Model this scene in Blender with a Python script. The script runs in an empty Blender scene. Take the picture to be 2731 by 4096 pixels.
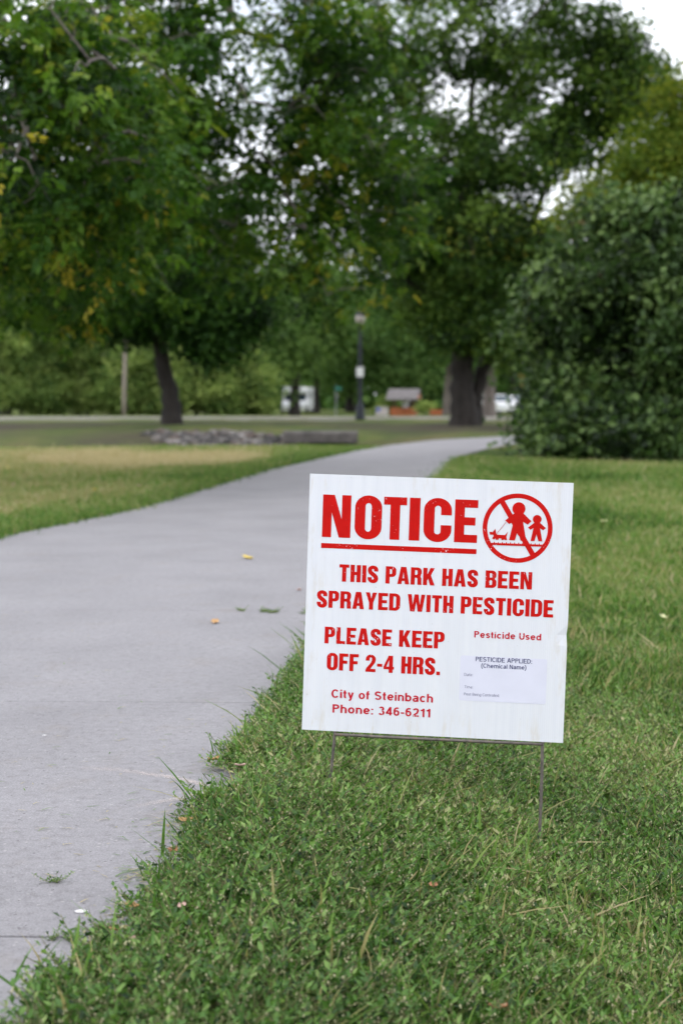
import bpy, math, random
import numpy as np
from mathutils import Matrix, Vector
from mathutils.geometry import tessellate_polygon

random.seed(7)
scene = bpy.context.scene
C = scene.collection
rad = math.radians

# ------------------------------------------------------------------ camera
CAM_H = 0.95
FPX = 6100.0                      # focal length in photograph pixels (2731 x 4096)
PITCH = math.atan(458.0 / FPX)
cam_data = bpy.data.cameras.new("camera")
cam_data.sensor_fit = 'VERTICAL'
cam_data.sensor_height = 23.5
cam_data.sensor_width = 15.67
cam_data.lens = 23.5 * FPX / 4096.0
cam_data.clip_start = 0.05
cam_data.clip_end = 3000
cam_data.dof.use_dof = True
cam_data.dof.focus_distance = 3.53
cam_data.dof.aperture_fstop = 2.6
cam = bpy.data.objects.new("camera", cam_data)
cam.location = (0, 0, CAM_H)
cam.rotation_euler = (rad(90) - PITCH, 0, 0)
C.objects.link(cam)
scene.camera = cam

# ------------------------------------------------------------------ sky, sun, exposure
SUN_EL, SUN_AZ = rad(52), rad(215)          # azimuth clockwise from +Y: behind the camera, to the left
world = bpy.data.worlds.new("World")
scene.world = world
world.use_nodes = True
wn = world.node_tree
wn.nodes.clear()
w_out = wn.nodes.new("ShaderNodeOutputWorld")
w_bg = wn.nodes.new("ShaderNodeBackground")
w_sky = wn.nodes.new("ShaderNodeTexSky")
w_sky.sky_type = 'NISHITA'
w_sky.sun_disc = False
w_sky.sun_elevation = SUN_EL
w_sky.sun_rotation = SUN_AZ
w_sky.dust_density = 2.0
w_tc = wn.nodes.new("ShaderNodeTexCoord")
w_no = wn.nodes.new("ShaderNodeTexNoise")
w_no.inputs["Scale"].default_value = 2.6
w_no.inputs["Detail"].default_value = 5
w_ra = wn.nodes.new("ShaderNodeValToRGB")
w_ra.color_ramp.elements[0].position = 0.27
w_ra.color_ramp.elements[1].position = 0.47
w_mix = wn.nodes.new("ShaderNodeMix")
w_mix.data_type = 'RGBA'
w_mix.inputs[7].default_value = (15.0, 15.4, 16.5, 1)      # thin bright cloud
wn.links.new(w_tc.outputs["Generated"], w_no.inputs["Vector"])
wn.links.new(w_no.outputs["Fac"], w_ra.inputs["Fac"])
wn.links.new(w_ra.outputs["Color"], w_mix.inputs[0])
wn.links.new(w_sky.outputs["Color"], w_mix.inputs[6])
wn.links.new(w_mix.outputs[2], w_bg.inputs["Color"])
w_bg.inputs["Strength"].default_value = 0.12
wn.links.new(w_bg.outputs[0], w_out.inputs[0])

sun_data = bpy.data.lights.new("sun", 'SUN')
sun_data.energy = 0.6
sun_data.angle = rad(25)
sun_data.color = (1.0, 0.97, 0.92)
sun = bpy.data.objects.new("sun", sun_data)
sd = Vector((math.sin(SUN_AZ) * math.cos(SUN_EL), math.cos(SUN_AZ) * math.cos(SUN_EL), math.sin(SUN_EL)))
sun.rotation_euler = sd.to_track_quat('Z', 'Y').to_euler()
C.objects.link(sun)

scene.view_settings.view_transform = 'Standard'
scene.view_settings.look = 'None'
scene.view_settings.gamma = 1.0
scene.view_settings.use_curve_mapping = False
scene.view_settings.exposure = 0.1
scene.render.engine = 'CYCLES'
scene.cycles.use_denoising = True
scene.cycles.max_bounces = 4
scene.cycles.diffuse_bounces = 2
scene.cycles.use_adaptive_sampling = True
scene.cycles.adaptive_threshold = 0.03
scene.cycles.transmission_bounces = 2
scene.cycles.transparent_max_bounces = 6
scene.cycles.sample_clamp_indirect = 6.0

# ------------------------------------------------------------------ helpers
_F = np.array([0, math.cos(PITCH), -math.sin(PITCH)])
_U = np.array([0, math.sin(PITCH), math.cos(PITCH)])
_R = np.array([1.0, 0, 0])

def ray(px, py):
    return _R * (px - 1365.5) / FPX + _F - _U * (py - 2048.0) / FPX

def at(px, py, y):
    """point of the photograph's pixel at distance y in front of the camera"""
    d = ray(px, py)
    return np.array([0, 0, CAM_H]) + d * (y / d[1])

def gnd(px, py, z=0.0):
    d = ray(px, py)
    return np.array([0, 0, CAM_H]) + d * ((z - CAM_H) / d[2])

def tag(o, label=None, cat=None, group=None, kind=None):
    if label: o["label"] = label
    if cat: o["category"] = cat
    if group: o["group"] = group
    if kind: o["kind"] = kind
    return o

def empty(name, loc, label=None, cat=None, group=None, rotz=0.0):
    o = bpy.data.objects.new(name, None)
    o.empty_display_size = 0.2
    o.location = tuple(float(v) for v in loc)
    o.rotation_euler = (0, 0, rotz)
    C.objects.link(o)
    return tag(o, label, cat, group)

def mesh_np(name, V, F, mat=None, smooth=False, attrs=None):
    """V (n,3); F list of index arrays (each (m,k)) or one array"""
    V = np.asarray(V, dtype=np.float32)
    if isinstance(F, np.ndarray): F = [F]
    F = [np.asarray(f, dtype=np.int32) for f in F if len(f)]
    me = bpy.data.meshes.new(name)
    me.vertices.add(len(V))
    me.vertices.foreach_set("co", V.ravel())
    nl = sum(f.size for f in F); npoly = sum(len(f) for f in F)
    me.loops.add(nl); me.polygons.add(npoly)
    me.loops.foreach_set("vertex_index", np.concatenate([f.ravel() for f in F]) if F else np.zeros(0, np.int32))
    tot = np.concatenate([np.full(len(f), f.shape[1], np.int32) for f in F])
    start = np.concatenate([[0], np.cumsum(tot)[:-1]]).astype(np.int32)
    me.polygons.foreach_set("loop_start", start)
    me.polygons.foreach_set("loop_total", tot)
    me.polygons.foreach_set("use_smooth", np.full(npoly, bool(smooth)))
    me.update(calc_edges=True)
    for k, a in (attrs or {}).items():
        at_ = me.attributes.new(k, 'FLOAT', 'POINT')
        at_.data.foreach_set("value", np.asarray(a, np.float32))
    if mat: me.materials.append(mat)
    return me

def link(name, me, parent=None, loc=None):
    o = bpy.data.objects.new(name, me)
    C.objects.link(o)
    if parent: o.parent = parent
    if loc is not None: o.location = tuple(float(v) for v in loc)
    return o

class MB:
    """collects boxes, prisms and tubes into one mesh"""
    def __init__(s): s.V = []; s.F = {}; s.n = 0
    def add(s, V, F):
        V = np.asarray(V, float)
        for f in (F if isinstance(F, list) else [F]):
            f = np.asarray(f, int)
            s.F.setdefault(f.shape[1], []).append(f + s.n)
        s.V.append(V); s.n += len(V); return s
    def box(s, x0, x1, y0, y1, z0, z1, b=0.0):
        V = np.array([[x, y, z] for z in (z0, z1) for y in (y0, y1) for x in (x0, x1)], float)
        F = np.array([[0, 2, 3, 1], [4, 5, 7, 6], [0, 1, 5, 4], [2, 6, 7, 3], [0, 4, 6, 2], [1, 3, 7, 5]])
        return s.add(V, F)
    def prism(s, poly, axis, a, b):
        """poly: list of 2D points (counter clockwise), extruded along axis from a to b"""
        n = len(poly); V = []
        for t in (a, b):
            for (u, v) in poly:
                V.append({'x': (t, u, v), 'y': (u, t, v), 'z': (u, v, t)}[axis])
        F4 = np.array([[i, (i + 1) % n, n + (i + 1) % n, n + i] for i in range(n)])
        tri = np.array(tessellate_polygon([[Vector((p[0], p[1], 0)) for p in poly]]))
        return s.add(V, [F4, tri, tri[:, ::-1] + n])
    def tube(s, P, Rr, k=8, cap=True):
        P = np.asarray(P, float); Rr = np.broadcast_to(np.asarray(Rr, float), (len(P),))
        V, F = tube(P, Rr, k)
        s.add(V, F)
        if cap:
            n = len(P)
            c = np.array([[i for i in range(k)][::-1]]); c2 = np.array([[(n - 1) * k + i for i in range(k)]])
            s.F.setdefault(k, []).append(c + s.n - len(V)); s.F[k].append(c2 + s.n - len(V))
        return s
    def build(s, name, mat, parent=None, smooth=False, loc=None, off=(0, 0, 0)):
        V = np.concatenate(s.V) - np.asarray(off, float)
        return link(name, mesh_np(name, V, [np.concatenate(f) for f in s.F.values()], mat, smooth), parent, loc)

def tube(P, Rr, k=6):
    n = len(P)
    T = np.gradient(P, axis=0); T /= np.linalg.norm(T, axis=1)[:, None] + 1e-9
    ref = np.array([1.0, 0.13, 0.07]) if abs(T[:, 2]).mean() > 0.6 else np.array([0.05, 0.1, 1.0])
    A = np.cross(T, ref); A /= np.linalg.norm(A, axis=1)[:, None] + 1e-9
    B = np.cross(T, A)
    a = np.arange(k) * 2 * math.pi / k
    V = P[:, None, :] + Rr[:, None, None] * (A[:, None, :] * np.cos(a)[None, :, None] + B[:, None, :] * np.sin(a)[None, :, None])
    i = np.arange(n - 1)[:, None] * k; j = np.arange(k)[None, :]; j2 = (j + 1) % k
    F = np.stack([i + j, i + j2, i + k + j2, i + k + j], -1).reshape(-1, 4)
    return V.reshape(-1, 3), F

# ------------------------------------------------------------------ materials
def new_mat(name):
    m = bpy.data.materials.new(name); m.use_nodes = True
    nt = m.node_tree; nt.nodes.clear()
    out = nt.nodes.new("ShaderNodeOutputMaterial")
    return m, nt, out

def N(nt, typ, **kw):
    n = nt.nodes.new(typ)
    for k, v in kw.items():
        if k in n.inputs: n.inputs[k].default_value = v
        else: setattr(n, k, v)
    return n

def ramp(nt, fac, stops, interp='LINEAR'):
    r = nt.nodes.new("ShaderNodeValToRGB"); r.color_ramp.interpolation = interp
    e = r.color_ramp.elements
    while len(e) < len(stops): e.new(0.5)
    for el, (p, c) in zip(e, stops):
        el.position = p; el.color = tuple(c) + (1,) if len(c) == 3 else c
    nt.links.new(fac, r.inputs[0])
    return r.outputs[0]

def noise(nt, scale, detail=4, rough=0.55, vec=None, coord="Object"):
    n = N(nt, "ShaderNodeTexNoise", Scale=scale, Detail=detail, Roughness=rough)
    if vec is None:
        tc = nt.nodes.new("ShaderNodeTexCoord"); vec = tc.outputs[coord]
    nt.links.new(vec, n.inputs["Vector"])
    return n.outputs["Fac"]

def mixc(nt, fac, a, b, blend='MIX'):
    m = nt.nodes.new("ShaderNodeMix"); m.data_type = 'RGBA'; m.blend_type = blend
    for sock, v in ((m.inputs[0], fac), (m.inputs[6], a), (m.inputs[7], b)):
        if hasattr(v, "node"): nt.links.new(v, sock)
        elif isinstance(v, (int, float)): sock.default_value = v
        else: sock.default_value = tuple(v) + (1,) if len(v) == 3 else v
    return m.outputs[2]

def math_(nt, op, a, b=None, clamp=False):
    m = nt.nodes.new("ShaderNodeMath"); m.operation = op; m.use_clamp = clamp
    for s, v in zip(m.inputs, (a, b)):
        if v is None: continue
        if hasattr(v, "node"): nt.links.new(v, s)
        else: s.default_value = v
    return m.outputs[0]

def plain(name, color, rough=0.6, var=0.12, scale=6.0, bump=0.0, metal=0.0, spec=0.4):
    m, nt, out = new_mat(name)
    p = N(nt, "ShaderNodeBsdfPrincipled", Roughness=rough, Metallic=metal)
    p.inputs["Specular IOR Level"].default_value = spec
    f = noise(nt, scale, 5)
    lo = [c * (1 - var * 1.6) for c in color]; hi = [min(1, c * (1 + var * 1.6)) for c in color]
    nt.links.new(ramp(nt, f, [(0.25, lo), (0.75, hi)]), p.inputs["Base Color"])
    if bump:
        b = N(nt, "ShaderNodeBump", Strength=bump, Distance=0.02)
        nt.links.new(noise(nt, scale * 3, 6), b.inputs["Height"])
        nt.links.new(b.outputs[0], p.inputs["Normal"])
    nt.links.new(p.outputs[0], out.inputs[0])
    return m

def leaf_mat(name, stops, transl=0.35, rough=0.45, spec=0.35, inst=None):
    """leaf colour by the natural per-leaf 'tint' attribute"""
    m, nt, out = new_mat(name)
    a = N(nt, "ShaderNodeAttribute", attribute_name="tint")
    fac = a.outputs["Fac"]
    if inst:
        d = N(nt, "ShaderNodeAttribute", attribute_name=inst, attribute_type='INSTANCER')
        fac = math_(nt, 'ADD', fac, d.outputs["Fac"], True)
    col = ramp(nt, fac, stops)
    p = N(nt, "ShaderNodeBsdfPrincipled", Roughness=rough)
    p.inputs["Specular IOR Level"].default_value = spec
    nt.links.new(col, p.inputs["Base Color"])
    t = nt.nodes.new("ShaderNodeBsdfTranslucent")
    nt.links.new(mixc(nt, 0.5, col, (0.9, 1.0, 0.35), 'MULTIPLY'), t.inputs[0])
    mx = nt.nodes.new("ShaderNodeMixShader"); mx.inputs[0].default_value = transl
    nt.links.new(p.outputs[0], mx.inputs[1]); nt.links.new(t.outputs[0], mx.inputs[2])
    nt.links.new(mx.outputs[0], out.inputs[0])
    return m

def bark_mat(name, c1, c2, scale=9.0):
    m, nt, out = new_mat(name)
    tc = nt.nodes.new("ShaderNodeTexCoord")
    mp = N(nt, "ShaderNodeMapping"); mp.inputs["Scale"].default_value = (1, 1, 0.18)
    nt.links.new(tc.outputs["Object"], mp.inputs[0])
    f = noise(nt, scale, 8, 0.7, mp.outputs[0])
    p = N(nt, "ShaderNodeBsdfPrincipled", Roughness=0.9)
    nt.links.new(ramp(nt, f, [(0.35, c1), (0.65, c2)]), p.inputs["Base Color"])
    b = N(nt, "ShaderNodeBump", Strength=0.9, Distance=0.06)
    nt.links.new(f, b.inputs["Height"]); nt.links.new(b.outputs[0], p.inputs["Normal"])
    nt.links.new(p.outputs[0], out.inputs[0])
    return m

M = {}
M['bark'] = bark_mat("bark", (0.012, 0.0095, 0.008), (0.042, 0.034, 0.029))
M['bark_grey'] = bark_mat("bark_grey", (0.10, 0.085, 0.075), (0.26, 0.22, 0.19), 5)
M['leaf_maple'] = leaf_mat("leaf_maple", [(0.0, (0.007, 0.022, 0.004)), (0.4, (0.033, 0.092, 0.009)), (0.72, (0.11, 0.21, 0.018)), (0.88, (0.28, 0.28, 0.024)), (1.0, (0.44, 0.36, 0.04))], 0.45, 0.5, 0.2)  # maple, elm and ash: dark stops deepened, foliage shadow put into the colour
M['bark_maple'] = bark_mat("bark_maple", (0.085, 0.072, 0.064), (0.25, 0.215, 0.19), 14)
M['leaf_elm'] = leaf_mat("leaf_elm", [(0.0, (0.008, 0.022, 0.004)), (0.45, (0.036, 0.084, 0.011)), (0.9, (0.125, 0.20, 0.03)), (1.0, (0.22, 0.21, 0.03))], 0.42, 0.5, 0.18)
M['leaf_ash'] = leaf_mat("leaf_ash", [(0.0, (0.006, 0.019, 0.004)), (0.45, (0.022, 0.066, 0.010)), (0.95, (0.07, 0.155, 0.022)), (1.0, (0.40, 0.24, 0.03))], 0.4, 0.5, 0.18)
M['leaf_bush'] = leaf_mat("leaf_bush", [(0.0, (0.012, 0.026, 0.008)), (0.45, (0.052, 0.105, 0.024)), (0.9, (0.165, 0.25, 0.075)), (0.97, (0.24, 0.22, 0.07)), (1.0, (0.30, 0.15, 0.09))], 0.32, 0.45, 0.25)
M['leaf_lime'] = leaf_mat("leaf_lime", [(0.0, (0.03, 0.065, 0.007)), (0.5, (0.10, 0.155, 0.016)), (1.0, (0.25, 0.26, 0.03))], 0.42, 0.6, 0.1)
M['leaf_shrub'] = leaf_mat("leaf_shrub", [(0.0, (0.03, 0.07, 0.018)), (0.5, (0.19, 0.28, 0.072)), (1.0, (0.44, 0.52, 0.16))], 0.42, 0.6, 0.1)
M['leaf_far'] = leaf_mat("leaf_far", [(0.0, (0.022, 0.055, 0.017)), (0.5, (0.085, 0.165, 0.042)), (1.0, (0.21, 0.31, 0.085))], 0.45, 0.6, 0.1)

# ------------------------------------------------------------------ ground and path outlines
R_EDGE = np.array([(-6, -1.9), (0, -0.76), (2.34, -0.38), (2.59, -0.32), (2.9, -0.28), (3.5, -0.24), (4.66, -0.16), (5.53, -0.08), (8.0, 0.12), (12, 0.50), (18.79, 1.185), (25.27, 1.99), (28.92, 2.775), (32.67, 3.878), (35.5, 5.8), (38, 8.8), (40, 12.5), (41.6, 18), (42.4, 30)])
L_EDGE = np.array([(-6, -4.6), (0, -3.4), (5, -2.85), (10.41, -2.34), (13.17, -1.75), (19.95, -1.05), (27.29, 0.127), (31, 1.05), (34.41, 2.122), (38.27, 4.434), (41, 8.0), (43.0, 13), (44.2, 18), (45, 30)])
def r_edge(y): return np.interp(y, R_EDGE[:, 0], R_EDGE[:, 1])
def l_edge(y): return np.interp(y, L_EDGE[:, 0], L_EDGE[:, 1])
def sstep(a, b, x):
    t = np.clip((x - a) / (b - a), 0, 1); return t * t * (3 - 2 * t)

_rng0 = np.random.default_rng(11)
_wv = [(_rng0.uniform(-1, 1, 2) * s, _rng0.uniform(0, 6.28), a) for s, a in [(0.15, 1), (0.3, 1), (0.5, .8), (0.9, .6), (1.7, .5), (2.9, .4), (5, .3), (9, .22)] for _ in range(3)]
def wav(x, y):
    """smooth pseudo noise, about -1..1"""
    v = 0
    for k, ph, a in _wv: v = v + a * np.sin(k[0] * 6.28 * x + k[1] * 6.28 * y + ph)
    return v / 4.0

def ground_z(x, y):
    x = np.asarray(x, float); y = np.asarray(y, float)
    sr = x - r_edge(y); sl = l_edge(y) - x
    near = 1 - 0.75 * sstep(6, 20, y)
    z = -0.175 * sstep(0.05, 1.05, sr) * near * (y < 44)
    z = z - 0.06 * sstep(0.5, 3, sl) * (1 - sstep(20, 26, y))
    yc = 35.2 + 0.10 * x
    fade = 1 - sstep(0.8, 2.8, x)
    z = z - 0.95 * np.exp(-((y - yc) / 3.4) ** 2) * fade
    z = z + 0.012 * wav(x, y) * sstep(0.1, 0.6, np.maximum(sr, sl)) * np.clip(y / 12, 0.5, 2.5)
    z = z - 0.32 * sstep(72, 94, y)
    z = z + 0.07 * sstep(43, 50, y)
    inside = np.minimum(-sr, -sl)
    z = np.where(inside > 0, -0.06 * sstep(0.0, 0.06, inside) - 0.012, z - 0.012 * (1 - sstep(0, .1, -inside)))
    return z

def dryness(x, y):
    """0 = green, 1 = straw"""
    sl = l_edge(y) - x; sr = x - r_edge(y)
    d = 0.14 + 0.16 * wav(x * 1.3 + 7, y * 1.3)
    left = sstep(0.45, 1.1, sl + 0.3 * wav(x * .8, y * .8)) * (1 - sstep(23, 30, y)) * sstep(3, 8, y)
    d = d + (0.66 + 0.34 * wav(x * .7 + 3, y * .6)) * left
    d = d + 0.20 * sstep(27, 33, y)
    d = d + 0.13 * np.clip(wav(x * .9 + 31, y * .9 - 4), 0, 1) * (sr > 0)
    return np.clip(d, 0, 1)

def ground_material():
    m, nt, out = new_mat("lawn_soil")
    a = N(nt, "ShaderNodeAttribute", attribute_name="dry").outputs["Fac"]
    dirt_shade = N(nt, "ShaderNodeAttribute", attribute_name="dirt_shade").outputs["Fac"]
    n1 = noise(nt, 2.2, 6, 0.65); n2 = noise(nt, 28, 5, 0.7)
    f = math_(nt, 'ADD', a, math_(nt, 'MULTIPLY', math_(nt, 'SUBTRACT', n1, 0.5), 0.55), True)
    f = math_(nt, 'ADD', f, math_(nt, 'MULTIPLY', math_(nt, 'SUBTRACT', n2, 0.5), 0.6), True)
    col = ramp(nt, f, [(0.0, (0.04, 0.08, 0.015)), (0.35, (0.095, 0.125, 0.032)), (0.65, (0.17, 0.15, 0.06)), (1.0, (0.28, 0.22, 0.115))])
    soil = ramp(nt, n2, [(0.3, (0.035, 0.028, 0.021)), (0.7, (0.10, 0.082, 0.065))])
    col = mixc(nt, dirt_shade, col, soil)
    p = N(nt, "ShaderNodeBsdfPrincipled", Roughness=0.95)
    p.inputs["Specular IOR Level"].default_value = 0.1
    nt.links.new(col, p.inputs["Base Color"])
    b = N(nt, "ShaderNodeBump", Strength=0.8, Distance=0.03)
    nt.links.new(n2, b.inputs["Height"]); nt.links.new(b.outputs[0], p.inputs["Normal"])
    nt.links.new(p.outputs[0], out.inputs[0])
    return m

def axis(*segs):
    v = []
    for a, b, s in segs: v += list(np.arange(a, b, s))
    return np.array(sorted(set(np.round(v + [segs[-1][1]], 4))))
gx = axis((-600, -60, 45), (-60, -20, 5), (-20, -8, 0.8), (-8, -3.6, 0.3), (-3.6, 4.6, 0.09), (4.6, 12, 0.4), (12, 60, 4), (60, 600, 45))
gy = axis((-60, -6, 6), (-6, 1.5, 0.5), (1.5, 9, 0.09), (9, 50, 0.3), (50, 90, 1), (90, 170, 5), (170, 1200, 60))
GX, GY = np.meshgrid(gx, gy)
GZ = ground_z(GX, GY)
nx, ny = len(gx), len(gy)
ii = (np.arange(ny - 1)[:, None] * nx + np.arange(nx - 1)[None, :]).ravel()
gf = np.stack([ii, ii + 1, ii + nx + 1, ii + nx], -1)
_sr = GX - r_edge(GY); _sl = l_edge(GY) - GX
_dirt_shade = np.clip((np.maximum(_sr, _sl) < 0.06) * 1.0 + 0.9 * (1 - sstep(0.5, 3.2, np.abs(GY - 37.3 - 0.1 * GX))) * (1 - sstep(.8, 2.4, GX)) * sstep(-16, -6, GX) + 0.75 * np.exp(-(((GX - 4.2) / 2.2) ** 2 + ((GY - 47) / 2.2) ** 2)), 0, 1)
_dirt_shade = np.clip(np.maximum(_dirt_shade, (0.52 + 0.40 * wav(GX * .5, GY * .5)) * sstep(28, 32, GY) * (1 - sstep(54, 59, GY)) * (_sl > 0.3)), 0, 1)  # bare dirt of the far bank, with its shade painted in as darker ground
_dirt_shade = np.where(GY < 8, np.maximum(_dirt_shade, 0.6 * (_sr > 0)), _dirt_shade)
lawn = link("ground", mesh_np("ground", np.stack([GX, GY, GZ], -1).reshape(-1, 3), gf, ground_material(), True,
            {"dry": dryness(GX, GY).ravel(), "dirt_shade": _dirt_shade.ravel()}))
tag(lawn, kind="structure")

# ------------------------------------------------------------------ concrete path
def concrete(name, base, scale=1.0):
    m, nt, out = new_mat(name)
    fine = noise(nt, 190 * scale, 4, 0.75); mid = noise(nt, 38 * scale, 6, 0.65); big = noise(nt, 1.6 * scale, 6, 0.6)
    tc = nt.nodes.new("ShaderNodeTexCoord")
    vo = N(nt, "ShaderNodeTexVoronoi", Scale=95 * scale); nt.links.new(tc.outputs["Object"], vo.inputs["Vector"])
    c = ramp(nt, big, [(0.25, [v * 0.86 for v in base]), (0.5, base), (0.75, [v * 1.10 for v in base])])
    c = mixc(nt, 0.85, c, ramp(nt, mid, [(0.25, (0.70, 0.68, 0.665)), (0.5, (1, 1, 1)), (0.8, (1.15, 1.14, 1.13))]), 'MULTIPLY')
    c = mixc(nt, 0.9, c, ramp(nt, fine, [(0.2, (0.5, 0.5, 0.5)), (0.5, (1, 1, 1)), (0.8, (1.5, 1.49, 1.47))]), 'MULTIPLY')
    rnd = nt.nodes.new("ShaderNodeSeparateColor"); nt.links.new(vo.outputs["Color"], rnd.inputs[0])
    peb = math_(nt, 'MULTIPLY', math_(nt, 'GREATER_THAN', rnd.outputs[0], 0.955), math_(nt, 'LESS_THAN', vo.outputs["Distance"], 0.36))
    c = mixc(nt, math_(nt, 'MULTIPLY', peb, 0.28), c, (0.55, 0.53, 0.50))
    dk = math_(nt, 'MULTIPLY', math_(nt, 'LESS_THAN', rnd.outputs[0], 0.03), math_(nt, 'LESS_THAN', vo.outputs["Distance"], 0.3))
    c = mixc(nt, math_(nt, 'MULTIPLY', dk, 0.7), c, (0.08, 0.075, 0.075))
    # brownish organic stains
    st = ramp(nt, noise(nt, 4.5 * scale, 7, 0.7), [(0.55, (0, 0, 0)), (0.78, (1, 1, 1))])
    c = mixc(nt, math_(nt, 'MULTIPLY', st, 0.42), c, (0.22, 0.185, 0.15))
    p = N(nt, "ShaderNodeBsdfPrincipled", Roughness=0.85)
    p.inputs["Specular IOR Level"].default_value = 0.25
    nt.links.new(c, p.inputs["Base Color"])
    b = N(nt, "ShaderNodeBump", Strength=0.55, Distance=0.004)
    nt.links.new(math_(nt, 'ADD', fine, mid), b.inputs["Height"]); nt.links.new(b.outputs[0], p.inputs["Normal"])
    nt.links.new(p.outputs[0], out.inputs[0])
    return m
M['concrete'] = concrete("concrete", (0.262, 0.253, 0.263))
M['soil'] = plain("soil", (0.06, 0.048, 0.036), 0.95, 0.3, 30, 0.6)

def strip(y0, y1, inset, z, slant, nyy, nxx=6):
    ys = np.linspace(y0, y1, nyy); V = []
    for y in ys:
        for t in np.linspace(0, 1, nxx):
            xa, xb = l_edge(y) + inset, r_edge(y) - inset
            x = xa + (xb - xa) * t
            V.append((x, y - slant * (x + 1.5), z))
    i = (np.arange(nyy - 1)[:, None] * nxx + np.arange(nxx - 1)[None, :]).ravel()
    return np.array(V), np.stack([i, i + 1, i + nxx + 1, i + nxx], -1)

Vp, Fp = strip(-5.5, 42.3, -0.02, -0.045, 0.0, 160, 5)
path = link("path", mesh_np("path", Vp, Fp, M['soil'], True)); tag(path, kind="structure")
joints = [-5.5, -3.5, -1.47, 0.58, 2.66, 4.74, 6.80, 8.85, 10.9, 12.95, 15.0, 17.05, 19.1, 21.15, 23.2, 25.25, 27.3, 29.4, 31.5, 33.6, 35.7, 37.8, 40.0, 42.2]
for a, b in zip(joints[:-1], joints[1:]):
    g = 0.003 if abs(a - 2.66) > .01 and abs(b - 2.66) > .01 else 0.009
    V, F = strip(a + g / 2, b - g / 2, 0.0, 0.0, 0.03 if a < 30 else 0.0, 12, 7)
    # gently rounded slab edge and a skirt down to the bed
    nyy, nxx = 12, 7
    grid = np.arange(nyy * nxx).reshape(nyy, nxx)
    border = np.concatenate([grid[0, :], grid[1:, -1], grid[-1, -2::-1], grid[-2:0:-1, 0]])
    cen = V.mean(0)
    O1 = V[border].copy(); inn = V.copy()
    O2 = O1.copy(); O2[:, 2] = -0.09
    V2 = V.copy()
    d = O1 - cen; d[:, 2] = 0
    dirn = d / (np.linalg.norm(d, axis=1)[:, None])
    O1[:, 2] = -0.0015
    V2[border] = V[border] - dirn * 0.0015
    nb = len(border); k0 = len(V2)
    idx = np.arange(nb); jdx = (idx + 1) % nb
    F1 = np.stack([border[idx], k0 + idx, k0 + jdx, border[jdx]], -1)
    F2 = np.stack([k0 + idx, k0 + nb + idx, k0 + nb + jdx, k0 + jdx], -1)
    slab = link("slab", mesh_np("slab", np.concatenate([V2, O1, O2]), [F, F1, F2], M['concrete']), path)
    if 2.6 < a < 2.7: near_slab = slab

# chalky scuff marks worn into the slab beside the sign
def scuff_mat():
    m, nt, out = new_mat("chalk_scuff")
    p = N(nt, "ShaderNodeBsdfPrincipled", Roughness=0.9); p.inputs["Base Color"].default_value = (0.70, 0.60, 0.55, 1)
    t = nt.nodes.new("ShaderNodeBsdfTransparent"); mx = nt.nodes.new("ShaderNodeMixShader")
    w = N(nt, "ShaderNodeAttribute", attribute_name="wear").outputs["Fac"]
    f = math_(nt, 'MULTIPLY', ramp(nt, noise(nt, 55, 6, 0.75), [(0.38, (0, 0, 0)), (0.60, (1, 1, 1))]), w)
    nt.links.new(f, mx.inputs[0]); nt.links.new(t.outputs[0], mx.inputs[1]); nt.links.new(p.outputs[0], mx.inputs[2])
    nt.links.new(mx.outputs[0], out.inputs[0]); return m
sm = scuff_mat()
for pts in ([(330, 3072), (480, 3080), (600, 3098), (700, 3112), (800, 3135), (885, 3152)], [(885, 3152), (800, 3176), (720, 3196), (640, 3208), (540, 3226)]):
    P = np.array([gnd(*q) for q in pts]); V = []; wv = []
    for i, q in enumerate(P):
        t = i / (len(P) - 1); ww = 0.15 + 0.50 * (t if pts[0][0] < 400 else 1 - t)
        for sgn, a in ((-1, 0), (-.4, ww), (.4, ww), (1, 0)):
            V.append((q[0], q[1] + sgn * 0.024, 0.0012)); wv.append(a)
    n = len(P); i = (np.arange(n - 1)[:, None] * 4 + np.arange(3)[None, :]).ravel()
    o = link("scuff_mark", mesh_np("scuff_mark", V, np.stack([i, i + 4, i + 5, i + 1], -1), sm, False, {"wear": wv}), near_slab)

# ------------------------------------------------------------------ far road and kerb
M['road'] = concrete("road_concrete", (0.40, 0.375, 0.35), 0.3)
ry = lambda x: 60.5 + 0.02 * x
V = []; xs = np.linspace(-160, 160, 41)
for x in xs:
    for dy, z in ((0, 0.075), (2.2, 0.11), (4.5, 0.12), (7.2, 0.10)): V.append((x, ry(x) + dy, z))
i = (np.arange(40)[:, None] * 4 + np.arange(3)[None, :]).ravel()
road = link("road", mesh_np("road", V, np.stack([i, i + 4, i + 5, i + 1], -1), M['road'], True)); tag(road, kind="structure")
kb = MB()
poly = [(-0.16, -0.05), (0, -0.05), (0, 0.17), (-0.02, 0.19), (-0.14, 0.19), (-0.16, 0.17)]
V = []; k = len(poly)
for x in xs:
    for (dy, z) in poly: V.append((x, ry(x) + dy - 0.004, z))
i = np.arange(40)[:, None] * k; j = np.arange(k)[None, :]; j2 = (j + 1) % k
kb.add(V, np.stack([i + j, i + j2, i + k + j2, i + k + j], -1).reshape(-1, 4))
kerb = kb.build("kerb", M['road']); tag(kerb, kind="structure")

# ------------------------------------------------------------------ plants scattered over the lawn
def proto_tuft(name, V, F, tint, mats, midx=None):
    me = mesh_np(name, V, F, None, False, {"tint": tint})
    for m in mats: me.materials.append(m)
    if midx is not None: me.polygons.foreach_set("material_index", np.asarray(midx, np.int32))
    return bpy.data.objects.new(name, me)

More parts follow.
